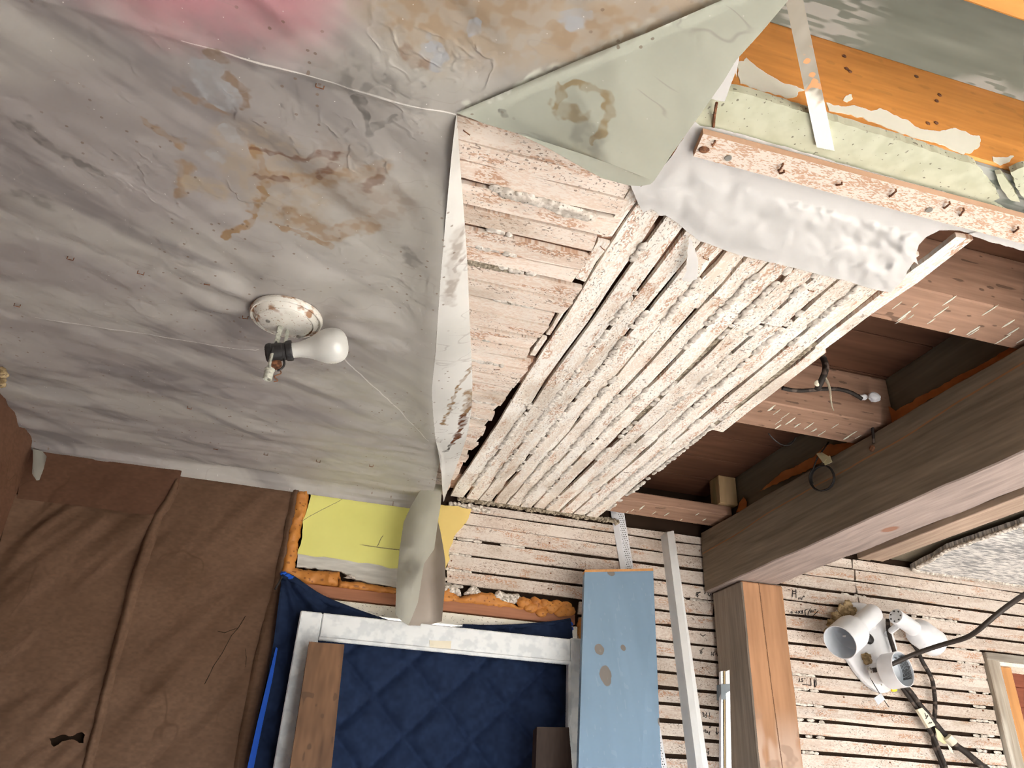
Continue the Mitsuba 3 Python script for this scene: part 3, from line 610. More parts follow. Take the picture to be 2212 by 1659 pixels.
put('spray_foam', lump((0.915, D - 0.012, 2.06), (0.02, 0.02, 0.035), 5, 0.25, 3), 'm_foam', wall, smooth=True)
frag = []
for i, poly in enumerate([[(0.385, 2.15), (0.41, 2.158), (0.44, 2.146), (0.47, 2.15), (0.50, 2.135), (0.505, 2.115), (0.46, 2.12), (0.40, 2.13)], [(0.51, 2.125), (0.535, 2.155), (0.545, 2.157), (0.575, 2.13), (0.56, 2.118)], [(0.60, 2.128), (0.625, 2.15), (0.65, 2.142), (0.69, 2.146), (0.71, 2.125), (0.66, 2.105), (0.62, 2.11)], [(0.13, 2.132), (0.15, 2.148), (0.17, 2.13)]]):
    P, F, bd = fill(ragged(poly, 0.005, 0.0015, i), 0.004)
    frag.append(pillow(P, F, bd, 0.016, 0.008, i, lambda P, h: np.c_[P[:, 0], D - 0.012 - h, P[:, 1]], 0.5, 120))
put('plaster_crumb', cat(*frag), 'm_plaster_raw', wall, kind='stuff', label='white broken plaster crumbs above the foam')

# right-hand window in the back wall
w2 = struct('window_2', cat(box(2.5845, 2.5875, D - 0.012, D + 0.10, 1.0, 2.105), box(2.586, 3.3, D - 0.012, D + 0.10, 2.092, 2.105)), 'm_trim_cream', 'window opening at the right edge with red boards outside')
put('casing', box(2.528, 2.584, D - 0.018, D + 0.012, 0.9, 2.128, 0.003), 'm_casing', w2, label='weathered grey upright casing with flaking white paint')
put('casing', box(2.528, 3.3, D - 0.019, D + 0.012, 2.105, 2.135, 0.003), 'm_casing_head', w2, label='weathered grey casing across the top')
put('jamb', box(2.588, 2.645, D - 0.004, D + 0.098, 1.0, 2.090, 0.002), 'm_jamb', w2, label='orange brown wooden jamb')
for k in range(9):
    put('board', box(2.55, 3.5, D + 0.110 + 0.006 * (k % 2), D + 0.15, 2.12 - 0.075 * (k + 1) - 0.004 * (k % 2), 2.12 - 0.075 * k, 0.003), 'm_red_board', w2)

# ceiling to the right of the beam
put('board', box(1.545, 3.3, 1.0, 2.45, H + 0.012, H + 0.03), 'm_rim', ceil)
gc = ragged([(2.27, 2.428), (2.235, 2.30), (2.195, 2.17), (2.20, 2.0), (2.205, 1.85), (2.21, 1.45), (3.25, 1.45), (3.25, 2.428)], 0.02, 0.003, 8)
P, F, bd = fill(gc, 0.02)
fr = np.c_[P, np.full(len(P), H - 0.030) + 0.003 * (meshkit.fbm(np.c_[P * 40, P[:, :1]], 3, 2) - 0.5)]
put('plaster_sheet', solid(np.c_[P, np.full(len(P), H - 0.006)], fr, F), 'm_grey_ceiling', ceil, label='sagging rough grey and white ceiling panel with broken edges')
rim_ = [lump((*(p + rng.normal(0, 0.002, 2)), H - 0.03), (0.009, 0.009, 0.007), i * 0.7, 0.5, 1) for i, p in enumerate(dense([(3.0, 2.425), (2.27, 2.425), (2.235, 2.30), (2.195, 2.17), (2.20, 1.85)], 0.012)[:-60])]
put('plaster_crumb', cat(*rim_), 'm_plaster_raw', ceil, smooth=True, kind='stuff', label='crumbling edge of the grey ceiling panel')
put('strip', box(2.03, 2.085, 1.35, 2.432, H - 0.014, H + 0.010, 0.002), 'm_strip_wood', ceil, label='worn wooden strip beside the grey ceiling panel')
put('strip', box(2.088, 2.145, 1.35, 2.432, H - 0.010, H + 0.010, 0.002), 'm_strip_wood', ceil)

# ------------------------------------------------------------------ timbers
JX1 = 1.415
def joist(y0, y1, x0, x1, m, label, z1=H + 0.15):
    k = thing('joist', label, 'joist', 'ceiling joists')
    put('body', box(x0, x1, y0, y1, H + 0.010, z1, 0.003), m, k)
    return k
j2 = joist(0.958, 1.070, -0.82, JX1, 'm_joist', 'brown ceiling joist nearest the orange joist, with white plaster streaks under it')
j3 = joist(1.47, 1.60, -0.82, JX1, 'm_joist', 'brown ceiling joist in the middle of the open bays, between the two dark holes')
j4 = joist(2.25, 2.375, -0.82, JX1 - 0.02, 'm_joist', 'brown ceiling joist lying along the top of the back wall', H + 0.045)
def streaks(j, rect, n, seed):
    r = np.random.default_rng(seed); S = []
    for _ in range(n):
        x, y = r.uniform(rect[0], rect[1]), r.uniform(rect[2], rect[3]); L = r.uniform(0.006, 0.026)
        S.append(lump((x, y, H + 0.010), (r.uniform(0.0012, 0.003), L, 0.0012), seed + x, 0.35, 1))
    put('plaster_streak', cat(*S), 'm_white_smear', j, smooth=True, kind='stuff', label='white plaster streaks left by the laths')
streaks(j2, (1.03, 1.38, 0.97, 1.06), 16, 1); streaks(j3, (1.03, 1.38, 1.49, 1.59), 16, 2); streaks(j4, (1.05, 1.36, 2.27, 2.36), 9, 3)
# orange joist with paint slopped on its side
j1 = joist(0.6535, 0.80, 0.30, JX1, 'm_joist_orange', 'orange stained joist with cream paint slopped along its side', H + 0.20)
def side_patch(px, seed, amp=0.0016):
    pts = np.array([[at(a, b, 1, 0.6535)[0], at(a, b, 1, 0.6535)[2]] for a, b in px])
    q = ragged(pts, 0.005, amp, seed)
    return slab_wall(q, 0.6535, 0.0011, 0.012)
put('paint_smear', side_patch([(1783, 222), (1800, 228), (1826, 232), (1845, 228), (1880, 240), (1910, 235), (1930, 250), (1960, 262), (1985, 278), (2030, 285), (2060, 277), (2085, 285), (2100, 293), (2117, 295), (2116, 315), (2100, 330), (2082, 334), (2060, 326), (2040, 315), (2000, 305), (1950, 290), (1900, 270), (1850, 252), (1790, 240)], 1), 'm_white_smear', j1, label='long cream paint smear')
put('paint_smear', side_patch([(1590, 135), (1612, 128), (1640, 150), (1665, 165), (1690, 180), (1720, 188), (1735, 195), (1720, 208), (1700, 213), (1680, 205), (1640, 196), (1600, 180)], 2), 'm_white_smear', j1)
put('paint_smear', side_patch([(2144, 340), (2165, 340), (2190, 338), (2180, 350), (2160, 357), (2146, 350)], 3, 0.001), 'm_white_smear', j1)
put('paint_smear', side_patch([(1826, 208), (1838, 205), (1842, 215), (1830, 222), (1822, 218)], 4, 0.001), 'm_white_smear', j1)
put('nail_hole', cat(*[lump((at(a, b, 1, 0.6525)), (0.004, 0.001, 0.0035), i, 0.3, 1) for i, (a, b) in enumerate([(1824, 121), (1829, 148), (1836, 154), (1980, 165), (2030, 205), (2024, 218), (2005, 266), (2023, 265)])]), 'm_rust', j1, kind='stuff', label='dark nail holes')
# cream painted board under the orange joist
cb = [(1500, 195), (1560, 192), (1650, 216), (1780, 258), (1925, 300), (2060, 345), (2108, 358), (2125, 380), (2150, 410), (2160, 430), (2140, 440), (2212, 475), (2300, 500), (2300, 560), (1480, 330)]
P, F, bd = fill(ragged(ceilpts(cb, H - 0.008), 0.006, 0.0008, 3), 0.012)
k = thing('painted_board', 'cream painted rough board under the orange joist, partly behind the nailed batten', 'board')
put('panel', solid(np.c_[P, np.full(len(P), H + 0.009)], np.c_[P, H - 0.006 + 0.0012 * (meshkit.fbm(np.c_[P * [30, 250], P[:, :1]], 3, 1) - 0.5)], F), 'm_cream_paint', k)
P, F, bd = fill(ceilpts([(2108, 358), (2180, 380), (2212, 392), (2300, 420), (2300, 500), (2212, 475), (2150, 440)], H - 0.002), 0.02)
put('backing_strip', solid(np.c_[P, np.full(len(P), H + 0.009)], np.c_[P, np.full(len(P), H + 0.002)], F), 'm_grey_board', k, label='olive grey backing where the paint has broken away')
P, F, bd = fill(ragged(ceilpts([(2185, 375), (2212, 362), (2260, 370), (2260, 470), (2212, 430), (2195, 405)], H - 0.012), 0.005, 0.001, 9), 0.01)
kk = thing('paint_chip', 'cream painted board fragment curling at the right edge', 'board fragment')
put('panel', solid(np.c_[P, np.full(len(P), H + 0.002)], np.c_[P, np.full(len(P), H - 0.010)], F), 'm_cream_paint', kk)
P, F, bd = fill(ragged(ceilpts([(2152, 380), (2165, 378), (2190, 410), (2205, 440), (2185, 436), (2165, 412)], H - 0.010), 0.005, 0.0006, 19), 0.01)
put('sliver', solid(np.c_[P, np.full(len(P), H + 0.002)], np.c_[P, np.full(len(P), H - 0.007)], F), 'm_cream_paint', kk)
# grey board between joists and the next orange joist
k = thing('grey_board', 'grey green painted board above and between the two orange joists', 'board')
put('panel', box(0.30, JX1, 0.449, 0.6525, H + 0.187, H + 0.203), 'm_grey_board', k)
joist(0.28, 0.447, 0.30, JX1, 'm_joist_orange', 'orange stained joist cut by the top right corner', H + 0.20)
# nailed batten
k = thing('batten', 'whitewashed batten with bent rusty nails, nailed across the clean plastic', 'batten')
A0, A1, B0, B1 = at(1519, 289, 2, H - 0.027), at(2230, 476, 2, H - 0.027), at(1498, 338, 2, H - 0.027), at(2230, 532, 2, H - 0.027)
ext = lambda a, b, t: a + (b - a) * t
A1, B1 = ext(A0, A1, 1.25), ext(B0, B1, 1.25)
up = np.array([0, 0, 0.0115])
fm = prism8([A0, A1, B0, B1], [A0 + up, A1 + up, B0 + up, B1 + up])
put('body', fm, 'm_batten', k)
put('nail', lump(at(1521, 324, 2, H - 0.028), (0.008, 0.006, 0.003), 3, 0.4, 2), 'm_rust', k, smooth=True)
for i, (x, y, dx, dy) in enumerate([(1545, 306, -6, 10), (1692, 355, -10, 16), (1685, 375, 9, -3), (1807, 400, 12, -2), (1922, 425, 14, -12), (2040, 450, 12, -10), (2074, 466, 8, -12), (2190, 502, 10, -8)]):
    a, b = at(x, y, 2, H - 0.029), at(x + dx, y + dy, 2, H - 0.035)
    put('nail', tube([a + [0, 0, 0.006], a, 0.5 * (a + b), b, b + [0, 0, 0.004]], 0.0016, 6), 'm_rust', k)
for x, y in [(1573, 341), (2007, 453)]:
    put('nail_head', trimesh.creation.cylinder(0.0052, 0.003, sections=14).apply_translation(at(x, y, 2, H - 0.028)), 'm_metal', k, label='grey round nail head')
# loose painted stick
k = thing('stick', 'grey and white painted lath hanging across the orange joist to the cream board', 'stick')
q = [at(1690, -30, 2, H - 0.010), at(1729, -30, 2, H - 0.010), at(1803, 326, 2, H - 0.012), at(1764, 318, 2, H - 0.012)]
q[0], q[1] = ext(q[3], q[0], 1.1), ext(q[2], q[1], 1.1)
put('body', prism8(q, [p + np.array([0, 0, 0.009]) for p in q]), 'm_stick', k)
put('nail', tube([at(1548, 222, 2, H - 0.02), at(1543, 250, 2, H - 0.012), at(1541, 274, 2, H - 0.006)], 0.0022, 7), 'm_rust', j1, label='rusty rod sticking out beside the torn plastic')

# rim board above the beam, wall block
k = thing('rim_board', 'grimy grey brown board standing on the beam and closing the joist bays', 'board')
put('body', box(1.418, 1.45, 0.35, 2.42, H + 0.001, H + 0.203, 0.002), 'm_rim', k)
k = thing('wood_block', 'short yellowish wood block standing in the dark corner above the wall', 'wood block')
q0 = at(1537, 1078, 1, 2.30)
put('body', box(1.345, 1.412, 2.235, 2.30, H + 0.046, H + 0.149, 0.002), 'm_block', k)

# beam and post
beam = thing('beam', 'thick grey brown timber beam running from the back wall over the post', 'beam')
def wobbly(b, amp, step=0.03):
    m = b.subdivide_to_size(step) if hasattr(b, 'subdivide_to_size') else b
    v = m.vertices + amp * (np.c_[meshkit.fbm(m.vertices * 9, 3, 1), meshkit.fbm(m.vertices * 9, 3, 2), meshkit.fbm(m.vertices * 9, 3, 3)] - 0.5)
    return trimesh.Trimesh(v, m.faces)
put('body', wobbly(box(1.370, 1.532, -0.3, 2.432, H - 0.214, H - 0.001, 0.003), 0.006), 'm_beam', beam, smooth=35)
post = thing('post', 'square orange brown timber post standing under the end of the beam', 'post')
put('body', wobbly(box(1.393, 1.545, 2.228, 2.420, 0.0, H - 0.217, 0.004), 0.003), 'm_post', post, smooth=35)
# torn orange paper on the beam
def edge_paper(px, x, seed, name='orange_paper'):
    pts = np.array([[at(a, b, 0, x)[1], at(a, b, 0, x)[2]] for a, b in px])
    P, F, bd = fill(ragged(pts, 0.008, 0.0015, seed), 0.01)
    X = x + 0.008 * (meshkit.fbm(np.c_[P * 25, P[:, :1] * 0 + seed], 3, seed) - 0.5)
    return trimesh.Trimesh(np.c_[X, P], F, process=False)
mat('m_paper_scrap', lambda p, n, uv: mix((0.34, 0.12, 0.035), (0.52, 0.21, 0.07), fbm(p.x * 20, p.y * 25, p.z * 40, octaves=3)), 0.8, 0.2)
k = thing('torn_paper', 'torn orange paper in the corner between two joists and the beam', 'paper', 'torn orange paper scraps on the beam')
put('scrap', edge_paper([(1882, 865), (1900, 880), (1922, 878), (1935, 888), (1960, 872), (2000, 850), (2060, 818), (2140, 775), (2212, 735), (2212, 752), (2100, 815), (2000, 868), (1930, 912), (1900, 930), (1885, 925)], 1.405, 1), 'm_paper_scrap', k)
k = thing('torn_paper', 'torn orange paper strip under the middle joist on the beam', 'paper', 'torn orange paper scraps on the beam')
put('scrap', edge_paper([(1785, 962), (1842, 955), (1850, 960), (1800, 985), (1740, 1018), (1690, 1040), (1640, 1062), (1690, 1020), (1760, 985)], 1.405, 2), 'm_paper_scrap', k)
k = thing('torn_paper', 'small orange paper scrap beside the wood block', 'paper', 'torn orange paper scraps on the beam')
put('scrap', edge_paper([(1594, 1090), (1606, 1075), (1614, 1082), (1612, 1100), (1590, 1108)], 1.41, 3), 'm_paper_scrap', k)

# wiring in the open bays
k = thing('old_cable', 'dark old cable with pale tape hanging from the bay between the brown joists', 'cable')
put('cable', tube(spline([at(1770, 758, 1, 1.30), at(1781, 780, 1, 1.30), at(1780, 810, 1, 1.29), at(1765, 842, 1, 1.31)], 20), 0.0075, 10), 'm_cable', k, smooth=True)
put('cable', tube(spline([at(1690, 838, 1, 1.42), at(1760, 842, 1, 1.42), at(1830, 845, 1, 1.42), at(1862, 862, 1, 1.42)], 20), 0.005, 8), 'm_cable', k, smooth=True)
put('tape', tube(spline([at(1782, 818, 1, 1.29), at(1792, 838, 1, 1.285), at(1795, 862, 1, 1.285), at(1801, 887, 1, 1.285)], 14), np.linspace(0.0055, 0.0015, 14), 8, flat=0.35), 'm_tape', k, label='strip of pale tape')
put('tape', lump(at(1768, 829, 1, 1.30), (0.011, 0.006, 0.009), 2, 0.2, 2), 'm_tape', k)
k = thing('white_insulator', 'two white knobs with a grey wire hanging down to a bolt on the beam', 'insulator')
put('knob', lump(at(1864, 858, 1, 1.44), (0.012, 0.010, 0.008), 1, 0.2, 3), 'm_white_plastic', k, smooth=True)
put('knob', lump(at(1888, 858, 1, 1.44), (0.018, 0.012, 0.013), 2, 0.2, 3), 'm_white_plastic', k, smooth=True)
bx = 1.366
put('wire', tube([at(1881, 868, 0, bx + 0.03), at(1883, 890, 0, bx), at(1887, 958, 0, bx)], 0.0035, 8), 'm_cable', k)
put('bolt', revolve([(0, 0), (0.008, 0), (0.009, 0.003), (0.007, 0.007), (0, 0.008)], at(1886, 969, 0, 1.371), [-1, 0, 0], 14), 'm_rust', k, label='rusty bolt head on the beam')
k = thing('wire_loop', 'loop of thin black wire with a yellow tag hanging against the beam', 'wire')
xl = 1.360
c = at(1776, 1033, 0, xl); R_ = np.linalg.norm(at(1803, 1033, 0, xl) - c)
e1 = at(1803, 1033, 0, xl) - c; e2 = at(1776, 1006, 0, xl) - c
lp = [c + 0.97 * e1 * math.cos(t) + e2 * math.sin(t) * (1 + 0.04 * math.sin(2 * t)) + np.array([0.0006 * t - 0.006, 0, 0]) for t in np.linspace(2.3, 2.3 + 4.4 * math.pi, 70)]
put('wire', tube([at(1790, 955, 0, 1.40), at(1778, 972, 0, xl), at(1765, 990, 0, xl)] + lp, 0.0021, 7), 'm_black', k, smooth=True)
put('tag', prism8([at(1763, 980, 0, xl - 0.01), at(1775, 977, 0, xl - 0.004), at(1790, 986, 0, xl - 0.012), at(1778, 1000, 0, xl - 0.016)], [p + np.array([0.0015, 0, 0]) for p in [at(1763, 980, 0, xl - 0.01), at(1775, 977, 0, xl - 0.004), at(1790, 986, 0, xl - 0.012), at(1778, 1000, 0, xl - 0.016)]]), 'm_tag', k, label='pale yellow paper tag')
put('tag', prism8([at(1778, 993, 0, xl - 0.012), at(1792, 984, 0, xl - 0.012), at(1797, 998, 0, xl - 0.016), at(1782, 1005, 0, xl - 0.016)], [p + np.array([0.0015, 0, 0]) for p in [at(1778, 993, 0, xl - 0.012), at(1792, 984, 0, xl - 0.012), at(1797, 998, 0, xl - 0.016), at(1782, 1005, 0, xl - 0.016)]]), 'm_tag', k)
k = thing('thin_wire', 'thin black wire drooping below the middle joist', 'wire')
put('wire', tube(spline([at(1660, 936, 1, 1.64), at(1675, 952, 1, 1.64), at(1695, 962, 1, 1.65), at(1718, 945, 1, 1.66)], 24), 0.0018, 6), 'm_black', k)

# ------------------------------------------------------------------ plastic sheeting on the ceiling
sheet = thing('plastic_sheet', 'large stained translucent plastic sheet stapled over the left part of the ceiling', 'plastic sheet')
ZS, RB = H - 0.012, 0.05
S0 = D - 0.012 - RB
def bend(x, s, dz):
    """Length s along the sheet (ceiling, then round the corner and down the wall) to a point; dz pushes away from the surface."""
    y, z = s.copy(), np.full_like(s, ZS) - dz
    a = np.clip((s - S0) / RB, 0, np.pi / 2)
    m = s > S0
    y[m] = S0 + (RB - dz[m]) * np.sin(a[m]); z[m] = ZS - RB + (RB - dz[m]) * np.cos(a[m])
    w = s > S0 + RB * np.pi / 2
    z[w] = ZS - RB - (s[w] - S0 - RB * np.pi / 2)
    return np.c_[x, y, z]
def on_wall(px, py):
    p = at(px, py, 1, D - 0.012); return [p[0], S0 + RB * np.pi / 2 + max(0.0, ZS - RB - p[2])]
crease_px = [(986, 246), (975, 340), (962, 480), (952, 600), (945, 700), (938, 790), (933, 840), (936, 900), (941, 950), (953, 985)]
crease = ceilpts(crease_px, H - 0.040); crease[0] = at(986, 246, 2, H - 0.016)[:2]
ridge_px = [(986, 243), (1100, 195), (1250, 130), (1400, 70), (1560, 0), (1640, -40)]
ridge = ceilpts(ridge_px, H - 0.014)
skirt_px = [(900, 1086), (888, 1090), (830, 1076), (800, 1070), (760, 1062), (735, 1068), (700, 1060), (640, 1057), (530, 1043), (420, 1030), (391, 1023), (372, 1028), (266, 1022), (190, 1014), (120, 1012), (165, 1001), (131, 999), (102, 983), (92, 972)]
outline = [list(p) for p in crease] + [[0.375, 2.40], [0.36, 2.44]] + [on_wall(*p) for p in skirt_px] + [[XL + 0.004, on_wall(85, 965)[1]], [XL + 0.003, 2.0], [XL + 0.003, 0.2], [XL + 0.003, -0.6]]
far = ridge[-1] + (ridge[-1] - ridge[0]) * 1.2
outline += [[far[0], -0.6], list(far)] + [list(p) for p in ridge[::-1][:-1]]
P, F, bd = fill(outline, 0.0085)
from scipy.spatial import cKDTree
cr = cKDTree(dense(crease[:-1], 0.004)); dc = cr.query(P)[0]
x, s = P[:, 0], P[:, 1]
edge_fade = np.clip(bd / 0.02, 0, 1)
wr = 0.030 * nlift(P, 1, 1.6, 4.5) + 0.026 * nlift(P, 2, 3.0, 15.0) * np.clip((s - 0.6) / 1.2, 0.3, 1) * np.clip((0.6 - x) / 0.6, 0.3, 1.2)
rot = np.c_[x * 0.8 + s * 0.6, -x * 0.6 + s * 0.8]
wr += 0.016 * nlift(rot, 3, 2.0, 16.0) * np.clip(1.3 - np.abs(s - 0.9), 0, 1) + 0.003 * nlift(P, 4, 16, 22)
wr += 0.014 * np.abs(nlift(rot[:, ::-1], 9, 3.0, 12.0))
# near the walls the film hangs in stiffer gathers
wr += 0.030 * nlift(np.c_[x * 0.9 - s * 0.25, s], 5, 1.5, 20) * np.clip((s - 1.75) / 0.5, 0, 1) * np.clip(1.2 - (s - D) * 6, 0, 1)
dz = 0.012 + 0.9 * wr
# gathers around the lamp
LX, LY = at(618, 688, 2, H - 0.034)[:2]
rr = np.hypot(x - LX, s - LY); th = np.arctan2(s - LY, x - LX)
dz += 0.007 * np.sin(th * 7 + 2 * np.sin(th * 2)) * np.exp(-((rr - 0.13) / 0.07) ** 2) * edge_fade
dz = 0.012 + (dz - 0.012) * np.clip((rr - 0.06) / 0.08, 0, 1)
# fold line in the sheet
fa, fb = np.array(pw(400, 70)), np.array(pw(985, 243))
fd = (fb - fa) / np.linalg.norm(fb - fa); q = P - fa
dl = np.abs(q[:, 0] * fd[1] - q[:, 1] * fd[0]); along = q @ fd
dz += 0.005 * np.exp(-(dl / 0.006) ** 2) * (along > -0.3) * (along < np.linalg.norm(fb - fa))
fa2, fb2 = np.array(pw(60, 672)), np.array(pw(560, 745))
fd2 = (fb2 - fa2) / np.linalg.norm(fb2 - fa2); q = P - fa2
dl2 = np.abs(q[:, 0] * fd2[1] - q[:, 1] * fd2[0]); al2 = q @ fd2
dz += 0.003 * np.exp(-(dl2 / 0.005) ** 2) * (al2 > 0) * (al2 < np.linalg.norm(fb2 - fa2))
drop = np.exp(-(dc / 0.05) ** 2) * np.clip((s - 0.82) / 0.25, 0, 1)
dz = dz * (1 - drop) + 0.028 * drop
rdg = cKDTree(dense(ridge[:-1], 0.004)).query(P)[0]; nr = np.exp(-(rdg / 0.05) ** 2)
dz = dz * (1 - nr) + 0.004 * nr
dz = np.clip(dz, 0.0005, None)
wallpart = s > S0 + RB * 1.2
dz[wallpart] = 0.003 + 0.4 * np.abs(wr[wallpart])
dz = np.minimum(dz, 0.034)
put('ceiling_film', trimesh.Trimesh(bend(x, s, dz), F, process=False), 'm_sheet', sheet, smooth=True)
# piece that turned over along the cut
right_px = [(987, 250), (996, 380), (1003, 470), (1010, 580), (1015, 700), (1019, 780), (1020, 860), (1014, 915), (1003, 960), (985, 1010), (966, 1062), (958, 1085)]
left3 = spline([np.r_[c_, H - 0.040] for c_ in crease[1:]], 60); left3 = np.vstack([[*crease[0], H - 0.016], left3]); left3 = spline(left3, 70)
right3 = spline([at(a, b, 2, H - 0.012) for a, b in right_px], 70)
V, F = [], []
nc = 9
for i in range(70):
    for j in range(nc):
        t = j / (nc - 1); p = left3[i] * (1 - t) + right3[i] * t
        p[2] -= 0.010 * math.sin(math.pi * t) * (i / 70) * (0.5 + meshkit.fbm(np.array([[i * 0.12, t * 2, 3]]), 2, 1)[0])
        V.append(p)
for i in range(69):
    for j in range(nc - 1):
        a = i * nc + j; F += [(a, a + 1, a + nc), (a + 1, a + nc + 1, a + nc)]
put('turned_edge', trimesh.Trimesh(np.array(V), np.array(F), process=False), 'm_strip', sheet, smooth=True, label='turned over edge of the sheet with rusty stains')
# loose triangular flap
tip = (1413, 391)
flap_px = [(986, 244)] + ridge_px[1:] + [(1760, -70), (1700, 4), (1680, 28), (1640, 75), (1592, 128), (1560, 180), (1500, 265), (1450, 335), tip, (1400, 386), (1330, 358), (1250, 330), (1130, 292), (1050, 268)]
P, F, bd = fill(flap_px, 9)
ra, rb = np.array(ridge_px[0], float), np.array((1640.0, -40.0)); rd = (rb - ra) / np.linalg.norm(rb - ra)
dist = np.clip((P - ra) @ np.array([-rd[1], rd[0]]), 0, None); alng = (P - ra) @ rd
zf = H - 0.016 - 0.075 * np.clip(dist / 330, 0, 1) ** 0.8 * np.clip(alng / 260, 0.15, 1) - 0.008 * np.exp(-((dist - 8) / 12) ** 2) - 0.004 * (meshkit.fbm(np.c_[P * 0.012, P[:, :1] * 0], 3, 6) - 0.5)
V = np.array([at(a, b, 2, z) for (a, b), z in zip(P, zf)])
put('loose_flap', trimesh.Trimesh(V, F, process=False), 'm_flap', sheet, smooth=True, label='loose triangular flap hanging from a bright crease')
hem_px = [(1120, 289), (1250, 330), (1330, 358), (1400, 386), tip, (1405, 398), (1385, 402), (1360, 401), (1300, 385), (1240, 352), (1180, 318)]
P, F, bd = fill(hem_px, 8)
V = np.array([at(a, b, 2, H - 0.055 - 0.022 * np.clip((a - 1150) / 250, 0, 1)) for a, b in P])
put('folded_hem', trimesh.Trimesh(V, F, process=False), 'm_flap', sheet, smooth=True)
tab = ragged([(1597, 120), (1592, 150), (1588, 175), (1590, 150), (1578, 185), (1566, 220), (1526, 213), (1500, 262), (1530, 225), (1518, 200), (1560, 140)], 8, 1.0, 3)
P, F, bd = fill(tab, 7)
put('torn_tab', trimesh.Trimesh(np.array([at(a, b, 2, H - 0.022) for a, b in P]), F, process=False), 'm_film_clean', sheet, smooth=True)
# little tab in the far corner
P, F, bd = fill([(71, 970), (91, 974), (101, 986), (94, 1014), (85, 1037), (79, 1038), (69, 1023), (71, 998)], 5)
put('corner_tab', trimesh.Trimesh(np.array([at(a, b, 1, D - 0.03 - 0.0009 * (b - 965) + 0.012 * math.sin(a * 0.15)) for a, b in P]), F, process=False), 'm_film_hang', sheet, smooth=True)
# strip hanging in front of the wall: two folded lobes
L1 = [(951, 984), (954.5, 1010), (955.5, 1045), (952, 1090), (947, 1120), (938, 1186), (916, 1218), (903, 1300), (890, 1334), (882, 1351), (868, 1342), (854, 1328), (856, 1262), (863, 1189), (872, 1128), (889, 1091), (905, 1064), (922, 1045), (938, 1026)]
P, F, bd = fill(L1, 5)
t = (P[:, 1] - 984) / 367
cx_ = np.interp(P[:, 1], [984, 1060, 1190, 1351], [953, 930, 900, 868])
fold = np.clip((P[:, 1] - 1185) / 30, 0, 1) * np.clip((1275 - P[:, 1]) / 40, 0, 1)
yy = D - 0.075 - 0.075 * np.clip(t, 0, 1) - 0.035 * np.clip(1 - ((P[:, 0] - cx_) / 42) ** 2, 0, 1) * np.clip(t * 3, 0, 1)
yy += 0.035 * fold * np.clip((908 - P[:, 0] + 0.45 * (1230 - P[:, 1])) / 40, 0, 1)
yy += 0.008 * (meshkit.fbm(np.c_[P * 0.03, P[:, :1] * 0], 3, 2) - 0.5)
put('hanging_strip', trimesh.Trimesh(np.array([at(a, b, 1, y) for (a, b), y in zip(P, yy)]), F, process=False), 'm_film_hang', sheet, smooth=True, label='twisted strip of plastic hanging in front of the yellow plaster')
L2 = [(945, 1122), (951, 1146), (957, 1178), (962, 1212), (962, 1261), (957, 1313), (954.5, 1342), (921, 1352), (882, 1351), (870, 1340), (886, 1330), (898, 1290), (912, 1210), (934, 1180)]
P, F, bd = fill(L2, 5)
yy = D - 0.085 + 0.02 * np.cos((P[:, 0] - 930) * 0.07) - 0.02 * (P[:, 1] - 1120) / 230 + 0.010 * (meshkit.fbm(np.c_[P * 0.035, P[:, :1] * 0], 3, 5) - 0.5)
put('hanging_strip', trimesh.Trimesh(np.array([at(a, b, 1, y) for (a, b), y in zip(P, yy)]), F, process=False), 'm_film_dull', sheet, smooth=True)
# staples
def staple(px, py, ang, dz=0.026, L=0.011, plane=2, val=None):
    p = at(px, py, plane, (H - dz) if val is None else val)
    d = np.array([math.cos(ang), math.sin(ang), 0]) if plane == 2 else np.array([math.cos(ang), 0, math.sin(ang)])
    nn = np.array([0, 0, 0.006]) if plane == 2 else np.array([0, 0.006, 0])
    return tube([p - d * L / 2 + nn, p - d * L / 2, p + d * L / 2, p + d * L / 2 + nn], 0.0009, 6)
for (a, b) in [(151, 561), (303, 592), (447, 615), (36, 662), (529, 688), (409, 883), (201, 937), (371, 957), (466, 971), (574, 983), (687, 998), (802, 1008), (690, 190)]:
    put('staple', staple(a, b, rng.uniform(-0.2, 0.3), 0.030), 'm_rust', sheet)
for (a, b) in [(646, 1032), (757, 1057), (823, 1069)]:
    put('staple', staple(a, b, 0.0, plane=1, val=D - 0.024), 'm_rust', sheet)
for (a, b, g) in [(1008, 287, 0.5), (1073, 799, -0.4), (1302, 537, 0.6), (1525, 560, 0.2), (1752, 629, 0.0), (1568, 870, -0.2), (1453, 970, -0.2), (1353, 1021, -0.3), (1022, 1066, 0.9), (1052, 1069, 0.7), (1111, 1076, 0.5), (1189, 1090, 0.8)]:
    put('staple', staple(a, b, g, 0.002, 0.012), 'm_rust', ceil)
# splinter dangling from the ceiling laths at the wall
k = thing('splinter', 'pale wood splinter dangling where the ceiling laths meet the wall', 'splinter')
put('body', tube([at(1136, 1063, 1, 2.385), at(1139, 1080, 1, 2.385), at(1143, 1096, 1, 2.385)], [0.003, 0.0026, 0.0018], 6), 'm_lath_wall', k)

